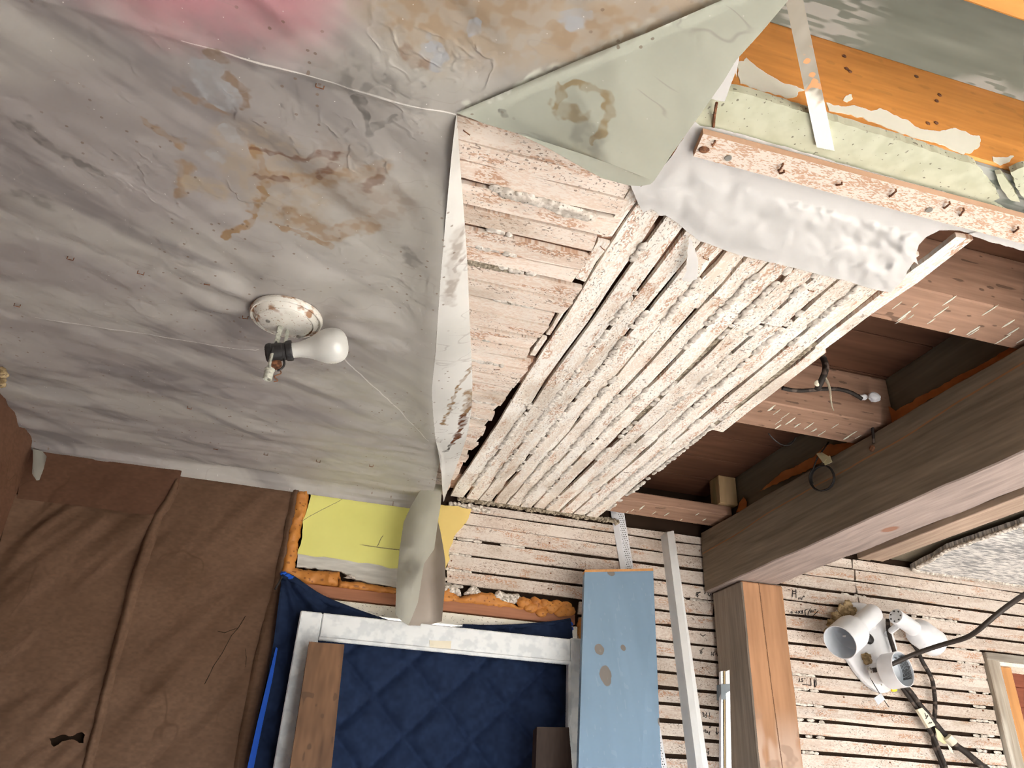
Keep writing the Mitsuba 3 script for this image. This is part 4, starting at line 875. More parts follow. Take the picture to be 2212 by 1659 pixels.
# clean plastic caught under the batten
clean = thing('plastic_sheet', 'clean crumpled milky plastic piece trapped under the nailed batten', 'plastic sheet')
cp = [(1362, 398), (1385, 402), (1412, 391), (1455, 330), (1500, 262), (1512, 272), (1545, 276), (1600, 290), (1700, 318), (1850, 362), (2060, 420), (2200, 470), (2200, 530), (2120, 512), (2072, 498), (2030, 498), (2000, 512), (1985, 530), (1978, 552), (1984, 572), (1975, 566), (1960, 585), (1952, 604), (1936, 622), (1925, 632), (1900, 629), (1855, 616), (1820, 603), (1770, 594), (1715, 578), (1660, 566), (1600, 552), (1560, 538), (1520, 524), (1497, 510), (1488, 504), (1478, 494), (1462, 482), (1448, 472), (1437, 466), (1424, 466), (1418, 458), (1407, 452), (1390, 458), (1380, 445)]
pts = ragged(cp, 12, 0.9, 4)
P, F, bd = fill(pts, 7)
W = np.array([at(a, b, 2, H - 0.012)[:2] for a, b in P])
n1 = np.abs(nlift(W, 11, 9, 9)); n2 = np.abs(nlift(np.c_[W[:, 0] * 0.8 + W[:, 1] * 0.6, W[:, 1] * 0.8 - W[:, 0] * 0.6], 12, 14, 6))
n3 = np.abs(nlift(np.c_[W[:, 0] * 0.5 - W[:, 1] * 0.86, W[:, 0] * 0.86 + W[:, 1] * 0.5], 15, 22, 11))
zc = H - 0.008 - 0.030 * n1 * np.clip(bd / 40, 0.15, 1) - 0.035 * n3 * np.clip((P[:, 0] - 1600) / 250, 0.0, 1.0) * np.clip(bd / 30, 0.1, 1) - 0.070 * n2 * np.clip((P[:, 0] - 1600) / 300, 0.15, 1.0) * np.clip(bd / 30, 0.15, 1) - 0.004 * (meshkit.fbm(np.c_[W * 40, W[:, :1] * 0], 2, 3))
zc = np.minimum(zc, H - 0.004)
onb = np.clip(1 - np.abs((P[:, 1] - (338 + (P[:, 0] - 1500) * 0.265)) / 55), 0, 1)
zc = np.where(onb > 0.2, np.maximum(zc, H - 0.0135), np.maximum(zc, H - 0.040)); zc = np.minimum(zc, H - 0.007)
put('film', trimesh.Trimesh(np.array([at(a, b, 2, z) for (a, b), z in zip(P, zc)]), F, process=False), 'm_film_clean', clean, smooth=True)
tg = ragged([(1489, 512), (1495, 522), (1502, 540), (1508, 562), (1508, 585), (1506, 603), (1488, 610), (1474, 604), (1482, 585), (1485, 545)], 5, 0.8, 2)
P, F, bd = fill(tg, 4)
put('torn_tail', trimesh.Trimesh(np.array([at(a, b, 2, H - 0.010 - 0.0002 * (b - 512)) for a, b in P]), F, process=False), 'm_film_clean', clean, smooth=True)
P, F, bd = fill(ragged([(2085, 505), (2110, 515), (2150, 524), (2260, 556), (2260, 540), (2212, 522), (2120, 500)], 8, 1.5, 8), 7)
put('torn_tail', trimesh.Trimesh(np.array([at(a, b, 2, H - 0.016) for a, b in P]), F, process=False), 'm_film_clean', clean, smooth=True)

# ------------------------------------------------------------------ brown paper on the walls
def paper(name, poly_px, label, off, seed, holes=(), m='m_kraft', amp=0.012, diag=True, step=0.012):
    k = thing(name, label, 'building paper', 'sheets of brown building paper')
    poly = wallpts(poly_px, D - 0.004)
    hs = [ragged(wallpts(h, D - 0.004), 0.01, 0.003, 3) for h in holes]
    P, F, bd = fill(poly, step, hs, 0.01)
    R = np.c_[P[:, 0] * 0.6 + P[:, 1] * 0.8, P[:, 0] * 0.8 - P[:, 1] * 0.6]
    h = off + amp * np.clip(bd / 0.05, 0.1, 1) * (5.0 * nlift(R, seed, 1.6, 11) if diag else 0.35 * nlift(P, seed, 4, 6)) + 0.6 * amp * nlift(P, seed + 1, 5, 7)
    h += 3.5 * amp * np.abs(nlift(R, seed + 5, 2.5, 13)) + 0.15 * amp * nlift(P, seed + 2, 40, 40)
    put('sheet', trimesh.Trimesh(np.c_[P[:, 0], D - 0.004 - np.clip(h, 0.0005, None), P[:, 1]], F, process=False), m, k, smooth=True)
    SURF[k] = (P, D - 0.004 - np.clip(h, 0.0005, None))
    return k
SURF = {}
paper('building_paper', [(60, 940), (395, 1015), (385, 1060), (345, 1120), (200, 1100), (90, 1086), (40, 1080)], 'brown paper band across the top left of the back wall under the plastic', 0.014, 21, m='m_kraft_red', amp=0.006, diag=False)
paper('building_paper', [(30, 1070), (92, 1080), (200, 1096), (340, 1116), (325, 1140), (300, 1235), (262, 1370), (215, 1530), (172, 1690), (150, 1760), (-20, 2300), (-320, 2300), (-140, 1760), (-60, 1400), (0, 1180)], 'wrinkled brown paper with a torn hole, at the left below the band', 0.004, 31,
      holes=[[(110, 1597), (128, 1588), (143, 1586), (150, 1590), (158, 1587), (170, 1582), (182, 1590), (183, 1606), (172, 1608), (162, 1598), (150, 1597), (135, 1602), (118, 1611), (112, 1608)]], amp=0.017)
pr = paper('building_paper', [(392, 1015), (652, 1050), (648, 1090), (622, 1240), (590, 1400), (555, 1560), (525, 1700), (510, 1760), (405, 2300), (-15, 2300), (150, 1760), (185, 1659), (262, 1380), (325, 1140), (350, 1100), (385, 1055)], 'smooth brown paper panel beside the yellow plaster, cracked at the right', 0.003, 41, amp=0.010, diag=False)
def crack(px, m='m_dark', w=0.0011):
    from scipy.spatial import cKDTree
    SP, SY = SURF[pr]; kd = cKDTree(SP); pts = []
    for a, b in dense([*px, px[-1]], 6)[:-1] if len(px) < 2 else np.vstack([np.linspace(p0, p1, 6)[:-1] for p0, p1 in zip(px[:-1], px[1:])]):
        p = at(a, b, 1, D - 0.02)
        pts.append([p[0], SY[kd.query(p[[0, 2]])[1]], p[2]])
    return tube(pts, w, 6)
put('crack', cat(crack([(530, 1330), (515, 1355), (500, 1372), (480, 1410), (460, 1440), (448, 1465), (440, 1480)]), crack([(470, 1362), (485, 1366), (495, 1362), (515, 1355), (525, 1340)], w=0.0009), crack([(530, 1400), (532, 1420), (530, 1445)], w=0.0008)), 'm_dark', pr, label='dark cracks in the paper')
def padded_strip(poly_px, off, amp, seed, label):
    k = thing('paper_batten', label, 'batten', 'paper covered battens')
    P, F, bd = fill(wallpts(poly_px, D - 0.012), 0.008)
    h = off * np.clip(bd / 0.010, 0, 1) ** 0.5 + amp * nlift(P, seed, 12, 9) * np.clip(bd / 0.01, 0, 1)
    put('cover', trimesh.Trimesh(np.c_[P[:, 0], D - 0.010 - np.clip(h, 0, None), P[:, 1]], F, process=False), 'm_kraft', k, smooth=True)
padded_strip([(377, 1035), (392, 1024), (386, 1060), (366, 1100), (350, 1120), (338, 1165), (318, 1225), (285, 1340), (255, 1440), (238, 1510), (218, 1590), (185, 1720), (160, 1720), (176, 1655), (200, 1560), (222, 1480), (246, 1385), (262, 1325), (285, 1235), (310, 1160), (327, 1118), (352, 1080)], 0.018, 0.003, 51, 'paper covered batten running down between the two brown paper panels')
padded_strip([(632, 1055), (650, 1058), (640, 1120), (625, 1215), (612, 1270), (605, 1310), (592, 1385), (575, 1470), (552, 1570), (530, 1690), (498, 1690), (515, 1600), (528, 1530), (545, 1440), (560, 1380), (580, 1300), (598, 1220), (612, 1160), (620, 1110)], 0.012, 0.007, 52, 'paper covered batten down the edge of the brown paper beside the blue blanket')
# left wall
k = thing('building_paper', 'brown paper covering the side wall in the far left corner', 'building paper', 'sheets of brown building paper')
P, F, bd = fill([(-0.94, 0.0), (2.425, 0.0), (2.432, 2.43), (2.1, 2.437), (-0.94, 2.437)], 0.025)
P2 = P; h = 0.006 + 0.02 * nlift(P, 61, 4, 2.5) + 0.008 * np.abs(nlift(P, 62, 9, 5))
put('sheet', trimesh.Trimesh(np.c_[XL - 0.004 + np.clip(h, 0.001, None), P], F[:, ::-1], process=False), 'm_kraft_red', k, smooth=True)
k = thing('dust_clump', 'brown dusty web clump in the corner at the left edge', 'dust')
put('clump', cat(*[lump(at(4 + rng.uniform(-4, 8), 800 + rng.uniform(-5, 35), 2, H - 0.035) + rng.normal(0, 0.003, 3), (0.009, 0.008, 0.008), i, 0.5, 1) for i in range(12)]), 'm_nest', k, smooth=True, kind='stuff')

# ------------------------------------------------------------------ ceiling lamp
lamp = thing('ceiling_lamp', 'old white ceiling lamp base with a bare bulb pointing sideways', 'lamp')
LC = np.array([LX, LY, H - 0.036])
put('canopy', revolve([(0.020, 0.010), (0.0735, 0.010), (0.0745, 0.004), (0.0735, 0.000), (0.0715, -0.0022), (0.0695, -0.0020), (0.0680, 0.0008), (0.0665, -0.0006), (0.0600, -0.0085), (0.0578, -0.0098), (0.0562, -0.0060), (0.0546, -0.0098), (0.050, -0.0125), (0.035, -0.0155), (0.018, -0.0165), (0.0, -0.0165)], LC, [0, 0, 1], 72), 'm_canopy', lamp, smooth=22)
for a, b in [(579, 693), (645, 727)]:
    put('screw', revolve([(0, 0.0), (0.005, 0.0), (0.0045, -0.002), (0, -0.0025)], at(a, b, 2, H - 0.0512), [0, 0, 1], 14), 'm_metal', lamp)
sx, sy = at(608, 706, 2, H - 0.0525)[:2]
zt, zb = H - 0.0523, at(584, 826, 1, sy)[2]
zA, zB = at(598, 748, 1, sy)[2], at(588, 805, 1, sy)[2]
put('stem', cat(box(sx - 0.007, sx + 0.003, sy - 0.004, sy + 0.002, at(592, 770, 1, sy)[2], zt, 0.001), box(sx + 0.010, sx + 0.017, sy + 0.006, sy + 0.010, zA, zt, 0.001)), 'm_stem', lamp, label='grey green metal stem')
A, B = at(574, 764, 1, sy - 0.004), at(632, 757, 1, sy - 0.012)
ax = (B - A) / np.linalg.norm(B - A); Ls = np.linalg.norm(B - A)
put('socket', revolve([(0.0, 0.0), (0.015, 0.0), (0.0195, 0.003), (0.0205, 0.008), (0.0205, 0.012), (0.0188, 0.0135), (0.0188, Ls * 0.62), (0.0178, Ls * 0.64), (0.0178, Ls - 0.014), (0.0205, Ls - 0.012), (0.0215, Ls - 0.004), (0.0205, Ls), (0.015, Ls), (0.0, Ls - 0.004)], A, ax, 40), 'm_black', lamp, smooth=30, label='black bakelite socket')
bl = 0.112
prof = [(0.0145, -0.004), (0.0152, 0.004), (0.0160, 0.014), (0.0178, 0.024), (0.0215, 0.036), (0.0270, 0.048), (0.0330, 0.060), (0.0362, 0.071), (0.0370, 0.080), (0.0358, 0.090), (0.0315, 0.100), (0.0235, 0.1075), (0.012, 0.1115), (0.0, 0.1125)]
pr_ = spline(np.array([(r_, h_, 0) for r_, h_ in prof]), 60)[:, :2]; pr_[-1, 0] = 0
put('bulb', revolve([tuple(p) for p in pr_], B - ax * 0.001, ax, 48), 'm_bulb', lamp, smooth=True, label='frosted white light bulb')
put('bracket', tube([[sx - 0.004, sy - 0.027, at(592, 765, 1, sy - 0.027)[2]], [sx - 0.004, sy - 0.027, at(588, 792, 1, sy - 0.02)[2]], [sx - 0.003, sy - 0.012, zB]], 0.0050, 6, flat=0.5), 'm_stem', lamp)
put('bracket', tube([[sx - 0.004, sy - 0.027, at(592, 765, 1, sy - 0.027)[2]], [sx - 0.003, sy - 0.018, at(593, 742, 1, sy - 0.02)[2] - 0.002], [sx - 0.002, sy, at(597, 740, 1, sy)[2]]], 0.0045, 6, flat=0.5), 'm_black', lamp)
cz = at(588, 803, 1, sy)[2]
put('nipple', revolve([(0.0, 0.0), (0.010, 0.0), (0.0105, -0.004), (0.0085, -0.005), (0.0090, -0.022), (0.0085, -0.024), (0.005, -0.024), (0.005, -0.018), (0, -0.018)], [sx - 0.003, sy - 0.010, cz], [0, 0, 1], 24), 'm_stem', lamp, label='threaded metal nipple')
put('terminal', lump([sx + 0.006, sy - 0.004, cz + 0.016], (0.012, 0.006, 0.013), 4, 0.15, 2), 'm_rust', lamp, smooth=True)
put('wire', tube(spline([[sx + 0.010, sy - 0.006, cz + 0.035], [sx + 0.020, sy - 0.012, cz + 0.024], [sx + 0.022, sy - 0.014, cz + 0.010], [sx + 0.012, sy - 0.012, cz - 0.002]], 20), 0.0022, 7), 'm_black', lamp, smooth=True)
put('wire', tube(spline([[sx + 0.006, sy - 0.010, cz + 0.004], [sx + 0.013, sy - 0.012, cz - 0.012], [sx + 0.009, sy - 0.014, cz - 0.018], [sx + 0.016, sy - 0.012, cz - 0.022], [sx + 0.010, sy - 0.012, cz - 0.027]], 24), 0.0012, 6), 'm_rust', lamp)

# ------------------------------------------------------------------ blanket over the window
bk = thing('blanket', 'dark blue quilted moving blanket hung over the window', 'blanket')
top_px = [(609, 1243), (622, 1246), (645, 1260), (690, 1290), (740, 1312), (800, 1334), (850, 1350), (910, 1354), (1000, 1353), (1100, 1354), (1160, 1350), (1205, 1345), (1232, 1340)]
bp = top_px + [(1236, 1360), (1240, 1420), (1252, 1659), (1262, 1900), (470, 1900), (538, 1659), (560, 1560), (580, 1450), (592, 1380), (602, 1300)]
P, F, bd = fill(bp, 7, bstep=6)
YB = D - 0.034
W = np.array([at(a, b, 1, YB) for a, b in P])
u, v = W[:, 0], W[:, 2]
def quilt(u, v):
    s1 = np.abs(((u + v) / 0.20 + 0.5) % 1 - 0.5); s2 = np.abs(((u - v) / 0.20 + 0.5) % 1 - 0.5)
    return np.minimum(s1, s2)
h = 0.020 * np.clip(quilt(u - 0.06, v) * 5, 0, 1) ** 0.5 + 0.012 * nlift(np.c_[u, v], 71, 4, 4)
topdist = np.hypot(u - at(609, 1243, 1, YB)[0], v - at(609, 1243, 1, YB)[2])
h += 0.012 * np.sin(np.arctan2(v - 2.12, u + 0.05) * 16) * np.exp(-topdist / 0.18)
V = np.array([at(a, b, 1, YB - hh) for (a, b), hh in zip(P, h)])
put('cloth', trimesh.Trimesh(V, F, process=False), 'm_blanket', bk, smooth=True)
put('hem', tube(spline([at(a, b, 1, YB - 0.008) for a, b in top_px[:7]], 40), 0.011, 8), 'm_blanket', bk, smooth=True)
put('hem', tube(spline([at(a, b, 1, YB - 0.006) for a, b in top_px[8:]], 40), 0.008, 8), 'm_blanket', bk, smooth=True)
P, F, bd = fill([(596, 1398), (600, 1400), (588, 1470), (566, 1570), (548, 1659), (530, 1760), (518, 1760), (534, 1659), (556, 1560), (578, 1470)], 5)
put('binding', trimesh.Trimesh(np.array([at(a, b, 1, YB - 0.034) for a, b in P]), F, process=False), 'm_blue_binding', bk, label='bright blue edge binding')
put('corner_tuft', cat(*[lump(at(a, b, 1, YB - 0.012), (0.011, 0.008, 0.007), i, 0.4, 2) for i, (a, b) in enumerate([(613, 1240), (621, 1244), (628, 1248), (1231, 1348), (1232, 1358)])]), 'm_blue_binding', bk, smooth=True, kind='stuff')
put('nail', tube([at(609, 1246, 1, YB - 0.02), at(603, 1258, 1, YB - 0.03), at(594, 1273, 1, YB - 0.035)], 0.003, 7), 'm_black', bk, label='black nail through the corner')

# ------------------------------------------------------------------ things leaning against the wall
def leaner(q, yt, yb, th, floor=True):
    """q: pixels of the front face TL, TR, BR, BL; leaned from yt at the top to yb at the lower pixels, run down to the floor."""
    a, b = at(*q[0], 1, yt), at(*q[1], 1, yt); c, d = at(*q[2], 1, yb), at(*q[3], 1, yb)
    if floor:
        k1, k2 = a[2] / (a[2] - d[2]), b[2] / (b[2] - c[2])
        d, c = a + (d - a) * k1, b + (c - b) * k2
    n = np.cross(c - a, b - a); n /= np.linalg.norm(n)
    if n[1] < 0: n = -n
    return prism8([a, b, c, d], [p + n * th for p in (a, b, c, d)]), (a, b, c, d, n)
ys = 2.335
sash = thing('window_sash', 'white painted window sash leaning against the blanket, behind the brown plank', 'window sash')
xs0, xs1, zt = at(647, 1334, 1, ys)[0], 0.905, at(647, 1334, 1, ys)[2]
zt = 2.004
st = 0.045
def railbox(x0, x1, z0, z1): return box(x0, x1, ys, ys + st, z0, z1, 0.003)
put('stile', railbox(xs0, xs0 + 0.062, 0.0, zt), 'm_sash', sash); put('stile', railbox(0.842, xs1, 0.0, zt + 0.004), 'm_sash', sash)
put('rail', railbox(xs0 + 0.063, 0.841, zt - 0.068, zt), 'm_sash', sash); put('rail', railbox(xs0 + 0.063, 0.841, 0.0, 0.14), 'm_sash', sash)
put('bead', cat(box(xs0 + 0.062, 0.842, ys - 0.004, ys + 0.012, zt - 0.076, zt - 0.066, 0.002), box(0.833, 0.843, ys - 0.004, ys + 0.012, 0.14, zt - 0.066, 0.002)), 'm_sash', sash)
lq = [at(928, 1383, 1, ys - 0.001), at(975, 1385, 1, ys - 0.001), at(974, 1401, 1, ys - 0.001), at(928, 1400, 1, ys - 0.001)]
put('sticker', prism8(lq, [p + np.array([0, 0.0012, 0]) for p in lq]), 'm_tape', sash, label='worn beige sticker on the top rail')
pk = thing('plank', 'rough brown plank standing upright in front of the left side of the sash', 'plank')
m_, _c = leaner([(668, 1386), (744, 1392), (716, 1659), (626, 1659)], 2.27, 2.24, 0.040)
put('body', m_, 'm_plank', pk)
pk = thing('plank', 'dark brown plank end standing in front of the lower right of the sash', 'plank')
m_, _c = leaner([(1160, 1570), (1229, 1571), (1236, 1659), (1157, 1659)], 2.27, 2.25, 0.038)
put('body', m_, 'm_plank_dark', pk)
# blue grey board
bb = thing('blue_board', 'tall blue grey painted board leaning on the laths, with brown spots', 'board')
m_, (a, b, c, d, n) = leaner([(1263, 1236), (1411, 1233), (1428.5, 1659), (1249.5, 1659)], 2.335, 2.12, 0.020)
yy_at = lambda z: a[1] + (d[1] - a[1]) * (a[2] - z) / (a[2] - d[2])
for (px, py, rx, ry) in [(1294, 1403, 0.015, 0.016), (1344, 1400, 0.008, 0.010), (1307, 1459, 0.018, 0.028), (1318, 1236, 0.013, 0.016), (1422, 1560, 0.005, 0.012)]:
    y_ = 2.30
    for _ in range(8):
        p = at(px, py, 1, y_); y_ = yy_at(p[2])
    BLUE_SPOTS.append((float(p[0]), float(p[2]), rx, ry))
mat('m_blue_board', bluec, 0.45, 0.4)
put('body', m_, 'm_blue_board', bb)
put('bare_edge', prism8([a + [0, -0.0006, 0.0], b + [0, -0.0006, 0.0], b + [0, -0.0006, 0.008], a + [0, -0.0006, 0.008]], [p + n * 0.02 for p in (a, b, b + [0, 0, 0.008], a + [0, 0, 0.008])]), 'm_jamb', bb, label='bare orange wood along the top edge')
def on_board(px, py, lift=0.0008):
    y_ = 2.3
    for _ in range(8): p = at(px, py, 1, y_); y_ = yy_at(p[2])
    return p - n * lift
cq = ragged([(1402, 1262), (1409, 1258), (1412, 1259), (1413, 1281), (1406, 1282), (1400, 1276)], 3, 0.5, 1)
P, F, bd = fill(cq, 3)
put('bare_patch', trimesh.Trimesh(np.array([on_board(*p) for p in P]), F, process=False), 'm_jamb', bb, label='chip of bare orange wood')
put('groove', tube([on_board(1403, 1385, 0), on_board(1405, 1480, 0), on_board(1412, 1659, 0), on_board(1418, 1800, 0)], 0.0011, 6), 'm_black', bb, label='thin dark groove near the right edge')
# perforated corner bead
cb_ = thing('corner_bead', 'white perforated metal corner bead standing behind the blue board', 'corner bead')
qa = [(1328, 1084), (1344, 1082), (1368, 1228), (1339, 1230)]
a, b = at(*qa[0], 1, 2.436), at(*qa[1], 1, 2.436); c, d = at(*qa[2], 1, 2.433), at(*qa[3], 1, 2.433)
tgt = at(1441, 1659, 1, 2.40); tgl = at(1420, 1659, 1, 2.40)
kf = 1.35
c, d = b + (tgt - b) * kf, a + (tgl - a) * kf
def strip_holes(a, b, c, d, nu, nv):
    L = np.linalg.norm((a + b) / 2 - (c + d) / 2); holes = []
    Wd = np.linalg.norm(a - b)
    polys = [(0, 0), (Wd, 0), (Wd, L), (0, L)]
    for i in range(nv):
        for j in range(nu):
            uu = Wd * (0.22 + 0.56 * (j + 0.5 * (i % 2)) / (nu - 0.5)); vv = 0.004 + i * 0.0075
            if vv < min(L, 1.3) - 0.01: holes.append((uu, vv))
    return Wd, L, holes
Wd, L, holes = strip_holes(a, b, c, d, 3, 200)
put('flange', prism8([a, b, c, d], [p + np.array([0, 0.0008, 0]) for p in (a, b, c, d)]), 'm_white_plastic', cb_)
hd = []
for uu, vv in holes:
    t_ = vv / L; p = (a + (b - a) * uu / Wd) * (1 - t_) + (d + (c - d) * uu / Wd) * t_
    hd.append(trimesh.creation.cylinder(0.0015, 0.0012, sections=7, transform=trimesh.transformations.rotation_matrix(np.pi / 2, [1, 0, 0])).apply_translation(p + np.array([0, -0.0004, 0])))
put('perforation', cat(*hd), 'm_black', cb_, kind='stuff', label='rows of small holes')
put('flange', prism8([a, d, d + np.array([-0.002, 0.010, 0]), a + np.array([-0.016, 0.008, -0.02])], [p + np.array([0.0008, 0.0008, 0]) for p in (a, d, d + np.array([-0.002, 0.010, 0]), a + np.array([-0.016, 0.008, -0.02]))]), 'm_white_plastic', cb_)
# white trim stick
ts = thing('trim_stick', 'long white painted square trim piece leaning between the blue board and the post', 'trim')
q_ = [(1441, 1150), (1455.5, 1146), (1530.5, 1659), (1505, 1659)]
a, b = at(*q_[0], 1, 2.375), at(*q_[1], 1, 2.375); c, d = at(*q_[2], 1, 2.05), at(*q_[3], 1, 2.05)
k1 = a[2] / (a[2] - d[2]); d, c = a + (d - a) * k1, b + (c - b) * k1
nn = np.array([-0.010, 0.030, 0.004])
put('body', prism8([a, b, c, d], [p + nn for p in (a + [0, 0, -0.012], b + [0, 0, 0.0], c, d)]), 'm_white_trim', ts)
# bundled white tracks with tape
tr = thing('track_bundle', 'pair of white plastic tracks with brown seams bound with grey tape beside the post', 'track')
yt = 2.20
def vstrip(x0, x1, xb0, xb1, pyt, m, y, name, label=None, lower=1659):
    mm, _ = leaner([(x0, pyt[0]), (x1, pyt[1]), (xb1, lower), (xb0, lower)], y, y - 0.03, 0.012)
    put(name, mm, m, tr, label=label)
vstrip(1557, 1561.5, 1557.5, 1562.5, (1450, 1449), 'm_white_plastic', yt, 'track')
vstrip(1561.6, 1563.2, 1562.6, 1564.6, (1449, 1449), 'm_black', yt + 0.002, 'seam')
vstrip(1563.3, 1567.5, 1564.7, 1568.6, (1449, 1449), 'm_brown_stripe', yt + 0.001, 'seam', 'brown and black seam')
vstrip(1567.6, 1576, 1568.7, 1580.5, (1450, 1447), 'm_white_plastic', yt - 0.002, 'track')
q4 = [at(1557.5, 1478, 1, yt - 0.008), at(1577, 1477, 1, yt - 0.008), at(1577.5, 1512, 1, yt - 0.010), at(1558, 1511, 1, yt - 0.010)]
put('tape', prism8(q4, [p + np.array([0, 0.026, 0]) for p in q4]), 'm_grey_tape', tr, label='band of grey tape')

# ------------------------------------------------------------------ three-headed spot lamp on the wall
sp = thing('spot_lamp', 'white three headed spot lamp dangling against the laths right of the post', 'lamp')
PC = at(1878, 1390, 1, D - 0.022)
ang = math.radians(-18)
aL = np.array([math.sin(-ang) * 1.0, 0, -math.cos(ang)]); aS = np.array([math.cos(ang), 0, math.sin(-ang)])
V, F = [], []
rings = [(0.0, -0.012), (0.30, -0.0115), (0.55, -0.008), (0.85, -0.002), (0.97, 0.004), (1.0, 0.009), (1.0, 0.018)]
nth = 72
for s_, y_ in rings:
    for t_ in np.arange(nth) * 2 * np.pi / nth:
        lobe = 1 + 0.06 * math.cos(3 * t_ + 0.4)
        V.append(PC + aL * 0.158 * s_ * lobe * math.cos(t_) + aS * 0.122 * s_ * lobe * math.sin(t_) + np.array([0, y_, 0]))
for i in range(len(rings) - 1):
    for j in range(nth):
        a, b = i * nth + j, i * nth + (j + 1) % nth
        F += [(a, b, a + nth), (b, b + nth, a + nth)]
put('base_plate', trimesh.Trimesh(np.array(V), np.array(F), process=False), 'm_white_plastic', sp, smooth=40)
def head(B, O, rn, rb, neck=0.5, holes=False, text=False, joint=None):
    B, O = np.asarray(B), np.asarray(O); ax = (O - B) / np.linalg.norm(O - B); L = np.linalg.norm(O - B)
    k = put('head', revolve([(0, 0), (rn * 0.94, 0), (rn, 0.003), (rn, L * neck), (rn * 1.15, L * (neck + 0.02)), (rb * 0.93, L * (neck + 0.10)), (rb, L * (neck + 0.16)), (rb, L - 0.001), (rb - 0.0015, L), (rb - 0.003, L - 0.001)], B, ax, 56), 'm_white_plastic', sp, smooth=35)
    put('reflector', revolve([(rb - 0.003, L - 0.001), (rb - 0.004, L * (neck + 0.22)), (rn, L * (neck + 0.12)), (rn * 0.55, L * neck), (0, L * neck)], B, ax, 56), 'm_lamp_inner', k, smooth=35)
    u_ = np.cross(ax, [0, 0, 1]); u_ /= np.linalg.norm(u_); w_ = np.cross(ax, u_)
    if holes:
        for t_ in np.arange(7) * 2 * np.pi / 7:
            p = B + 0.7 * rn * (math.cos(t_) * u_ + math.sin(t_) * w_)
            put('vent_hole', lump(p, (0.0032, 0.0032, 0.0032), 1, 0.05, 1), 'm_black', k)
    if text:
        lines = []
        vd = np.array([0.95, 0.55, 0.25]); tc = math.atan2(vd @ w_, vd @ u_); text = (tc - 0.75, tc + 0.75)
        for i_ in range(8):
            hh = L - 0.008 - i_ * 0.0042
            r_ = np.random.default_rng(i_); t0 = text[0]
            while t0 < text[1]:
                t1 = t0 + r_.uniform(0.08, 0.22)
                lines.append(tube([B + ax * hh + (rb - 0.0052) * (math.cos(t) * u_ + math.sin(t) * w_) for t in np.linspace(t0, t1, 5)], 0.00095, 5))
                t0 = t1 + 0.05
        put('printed_label', cat(*lines), 'm_ink', k, label='rows of tiny black print inside the shade', kind='stuff')
    else:
        pass
    return k
yh = D - 0.05
h1 = head(at(1887, 1324, 1, D - 0.075), at(1814, 1388, 1, D - 0.145), 0.034, 0.058, 0.50)
put('socket_tab', lump(at(1824, 1374, 1, D - 0.120), (0.004, 0.010, 0.004), 1, 0.1, 1), 'm_white_plastic', h1)
h2 = head(at(1934.5, 1331, 1, D - 0.145), at(2018, 1389, 1, D - 0.07), 0.027, 0.049, 0.46, holes=True)
h3 = head(at(1889, 1456, 1, D - 0.055), at(1951, 1445, 1, D - 0.162), 0.034, 0.058, 0.34, text=(-0.6, 1.4))
put('arm', tube([at(1885, 1352, 1, D - 0.04), at(1872, 1342, 1, D - 0.07)], 0.014, 12), 'm_white_plastic', sp)
put('arm', tube([at(1915, 1370, 1, D - 0.03), at(1948, 1345, 1, D - 0.13)], 0.011, 12), 'm_white_plastic', sp)
put('arm', tube([at(1885, 1455, 1, D - 0.02), at(1905, 1450, 1, D - 0.07)], 0.022, 16), 'm_white_plastic', sp)
put('knob', lump(at(1878, 1381, 1, D - 0.045), (0.016, 0.012, 0.018), 3, 0.15, 3), 'm_black', sp, smooth=True, label='black knob in the middle of the plate')
put('nest', cat(*[lump(at(a, b, 1, D - 0.035), (0.019, 0.008, 0.019), i, 0.5, 3) for i, (a, b) in enumerate([(1797, 1350), (1806, 1332), (1818, 1318), (1832, 1308), (1828, 1325), (1790, 1368), (1840, 1318), (1815, 1340), (1873, 1424)])]), 'm_nest', sp, smooth=True, kind='stuff', label='greyish brown dirt nest behind the plate')
put('clip', cat(tube([at(1875, 1440, 1, D - 0.06), at(1890, 1462, 1, D - 0.055), at(1905, 1480, 1, D - 0.05)], 0.0022, 6), lump(at(1878, 1445, 1, D - 0.075), (0.008, 0.006, 0.005), 1, 0.3, 2), lump(at(1884, 1452, 1, D - 0.075), (0.006, 0.005, 0.006), 2, 0.3, 2)), 'm_metal', sp, label='shiny metal clip')
put('cord', tube(spline([at(1880, 1464, 1, D - 0.05), at(1895, 1490, 1, D - 0.045), at(1908, 1510, 1, D - 0.04), at(1920, 1527, 1, D - 0.04)], 16), 0.0016, 6), 'm_black', sp)
q5 = [at(1888, 1508, 1, D - 0.048), at(1903, 1497, 1, D - 0.044), at(1912, 1511, 1, D - 0.044), at(1897, 1523, 1, D - 0.048)]
put('tag', prism8(q5, [p + np.array([0, 0.001, 0]) for p in q5]), 'm_lamp_inner', sp, label='small grey and white paper tag')
put('wire_nut', revolve([(0, 0), (0.005, 0), (0.006, 0.008), (0.0045, 0.020), (0.0, 0.021)], at(1936, 1490, 1, D - 0.04), at(1918, 1492, 1, D - 0.04) - at(1936, 1490, 1, D - 0.04), 12), 'm_yellow_nut', sp, label='yellow wire nut')
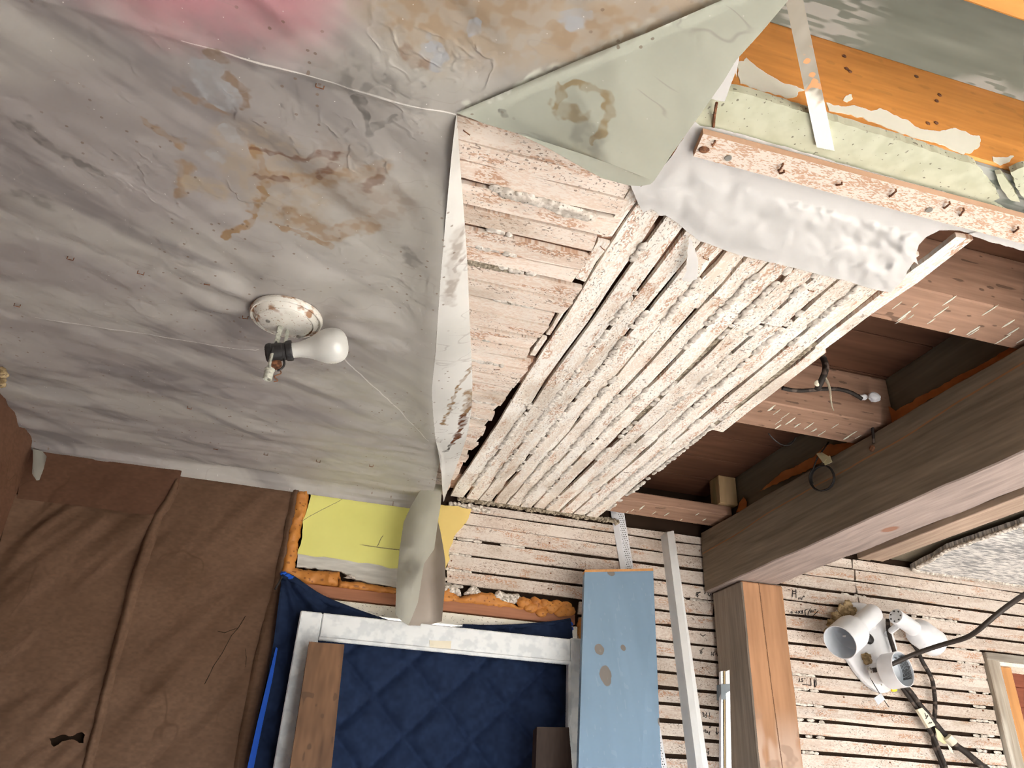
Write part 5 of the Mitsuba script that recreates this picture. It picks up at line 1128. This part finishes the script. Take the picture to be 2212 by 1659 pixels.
# cables
def cable(px, ys_, r, label, name='cable', n=60, m='m_cable'):
    k = thing(name, label, 'cable', 'dark cables around the spot lamp')
    put('core', tube(spline([at(a, b, 1, y) for (a, b), y in zip(px, np.interp(np.linspace(0, 1, len(px)), np.linspace(0, 1, len(ys_)), ys_))], n), r, 12), m, k, smooth=True)
    return k
mat('m_brown_cable', (0.032, 0.024, 0.02), 0.5, 0.35)
cable([(2300, 1222), (2212, 1285), (2150, 1330), (2112, 1362), (2085, 1378), (2045, 1390), (2000, 1404), (1950, 1424), (1915, 1440), (1885, 1448)], [1.95, 2.0, 2.10, 2.2, 2.30, D - 0.09], np.linspace(0.0085, 0.0075, 60), 'thick dark brown cable sweeping in from the right edge to the spot lamp', m='m_brown_cable')
cable([(1918, 1338), (1918, 1352), (1922, 1375), (1929, 1398), (1934, 1415)], [D - 0.055, D - 0.05], 0.0075, 'short dark cable passing over the lamp plate between two heads', n=24)
cable([(1972, 1392), (1985, 1412), (1992, 1428), (2003, 1447), (2012, 1465), (2018, 1495), (2020, 1525), (2018, 1552), (2016, 1575), (2018, 1610), (2030, 1640), (2036, 1659), (2050, 1720)], [D - 0.03, D - 0.02], 0.0072, 'dark cable hanging straight down the laths right of the spot lamp')
k = cable([(1950, 1480), (1968, 1496), (1982, 1516), (2000, 1538), (2018, 1560), (2038, 1584), (2060, 1606), (2085, 1624), (2110, 1645), (2140, 1668), (2170, 1700)], [D - 0.05, D - 0.04, D - 0.08], np.linspace(0.0085, 0.0120, 60), 'thick dark cable running down to the lower right with a white tape collar')
pa, pb = at(2046, 1592, 1, D - 0.055), at(2060, 1606, 1, D - 0.058)
put('tape', tube([pa, pb], 0.0175, 14, flat=0.8), 'm_tape', k, label='white tape collar')
q6 = [at(2046, 1607, 1, D - 0.066), at(2056, 1616, 1, D - 0.066), at(2060, 1629, 1, D - 0.068), at(2052, 1622, 1, D - 0.068)]
put('tape', prism8(q6, [p + np.array([0, 0.001, 0]) for p in q6]), 'm_tape', k)
k = cable([(1945, 1480), (1955, 1494), (1968, 1512), (1984, 1535), (1998, 1560), (2012, 1585), (2022, 1605), (2030, 1625), (2038, 1645), (2048, 1690)], [D - 0.04, D - 0.03], 0.0075, 'dark cable with a cream tape label marked in black, crossing behind the thick one')
q7 = [at(1982, 1533, 1, D - 0.052), at(1995, 1527, 1, D - 0.052), at(2021, 1567, 1, D - 0.052), at(2006, 1573, 1, D - 0.052)]
put('label_tape', prism8(q7, [p + np.array([0, 0.012, 0]) for p in q7]), 'm_tape', k, label='cream tape label with black marks')
put('marks', strokes([[(1998, 1540), (2000, 1548), (2004, 1545)], [(2000, 1553), (2005, 1546)], [(2006, 1564), (2009, 1560)], [(2010, 1563), (2013, 1560)]], 0.0010, D - 0.0535), 'm_ink', k)
q8 = [at(2020, 1572, 1, D - 0.045), at(2030, 1580, 1, D - 0.045), at(2048, 1604, 1, D - 0.045), at(2040, 1608, 1, D - 0.045), at(2026, 1598, 1, D - 0.045)]
put('label_tape', prism8(q8, [p + np.array([0, 0.001, 0]) for p in q8]), 'm_tag', k)
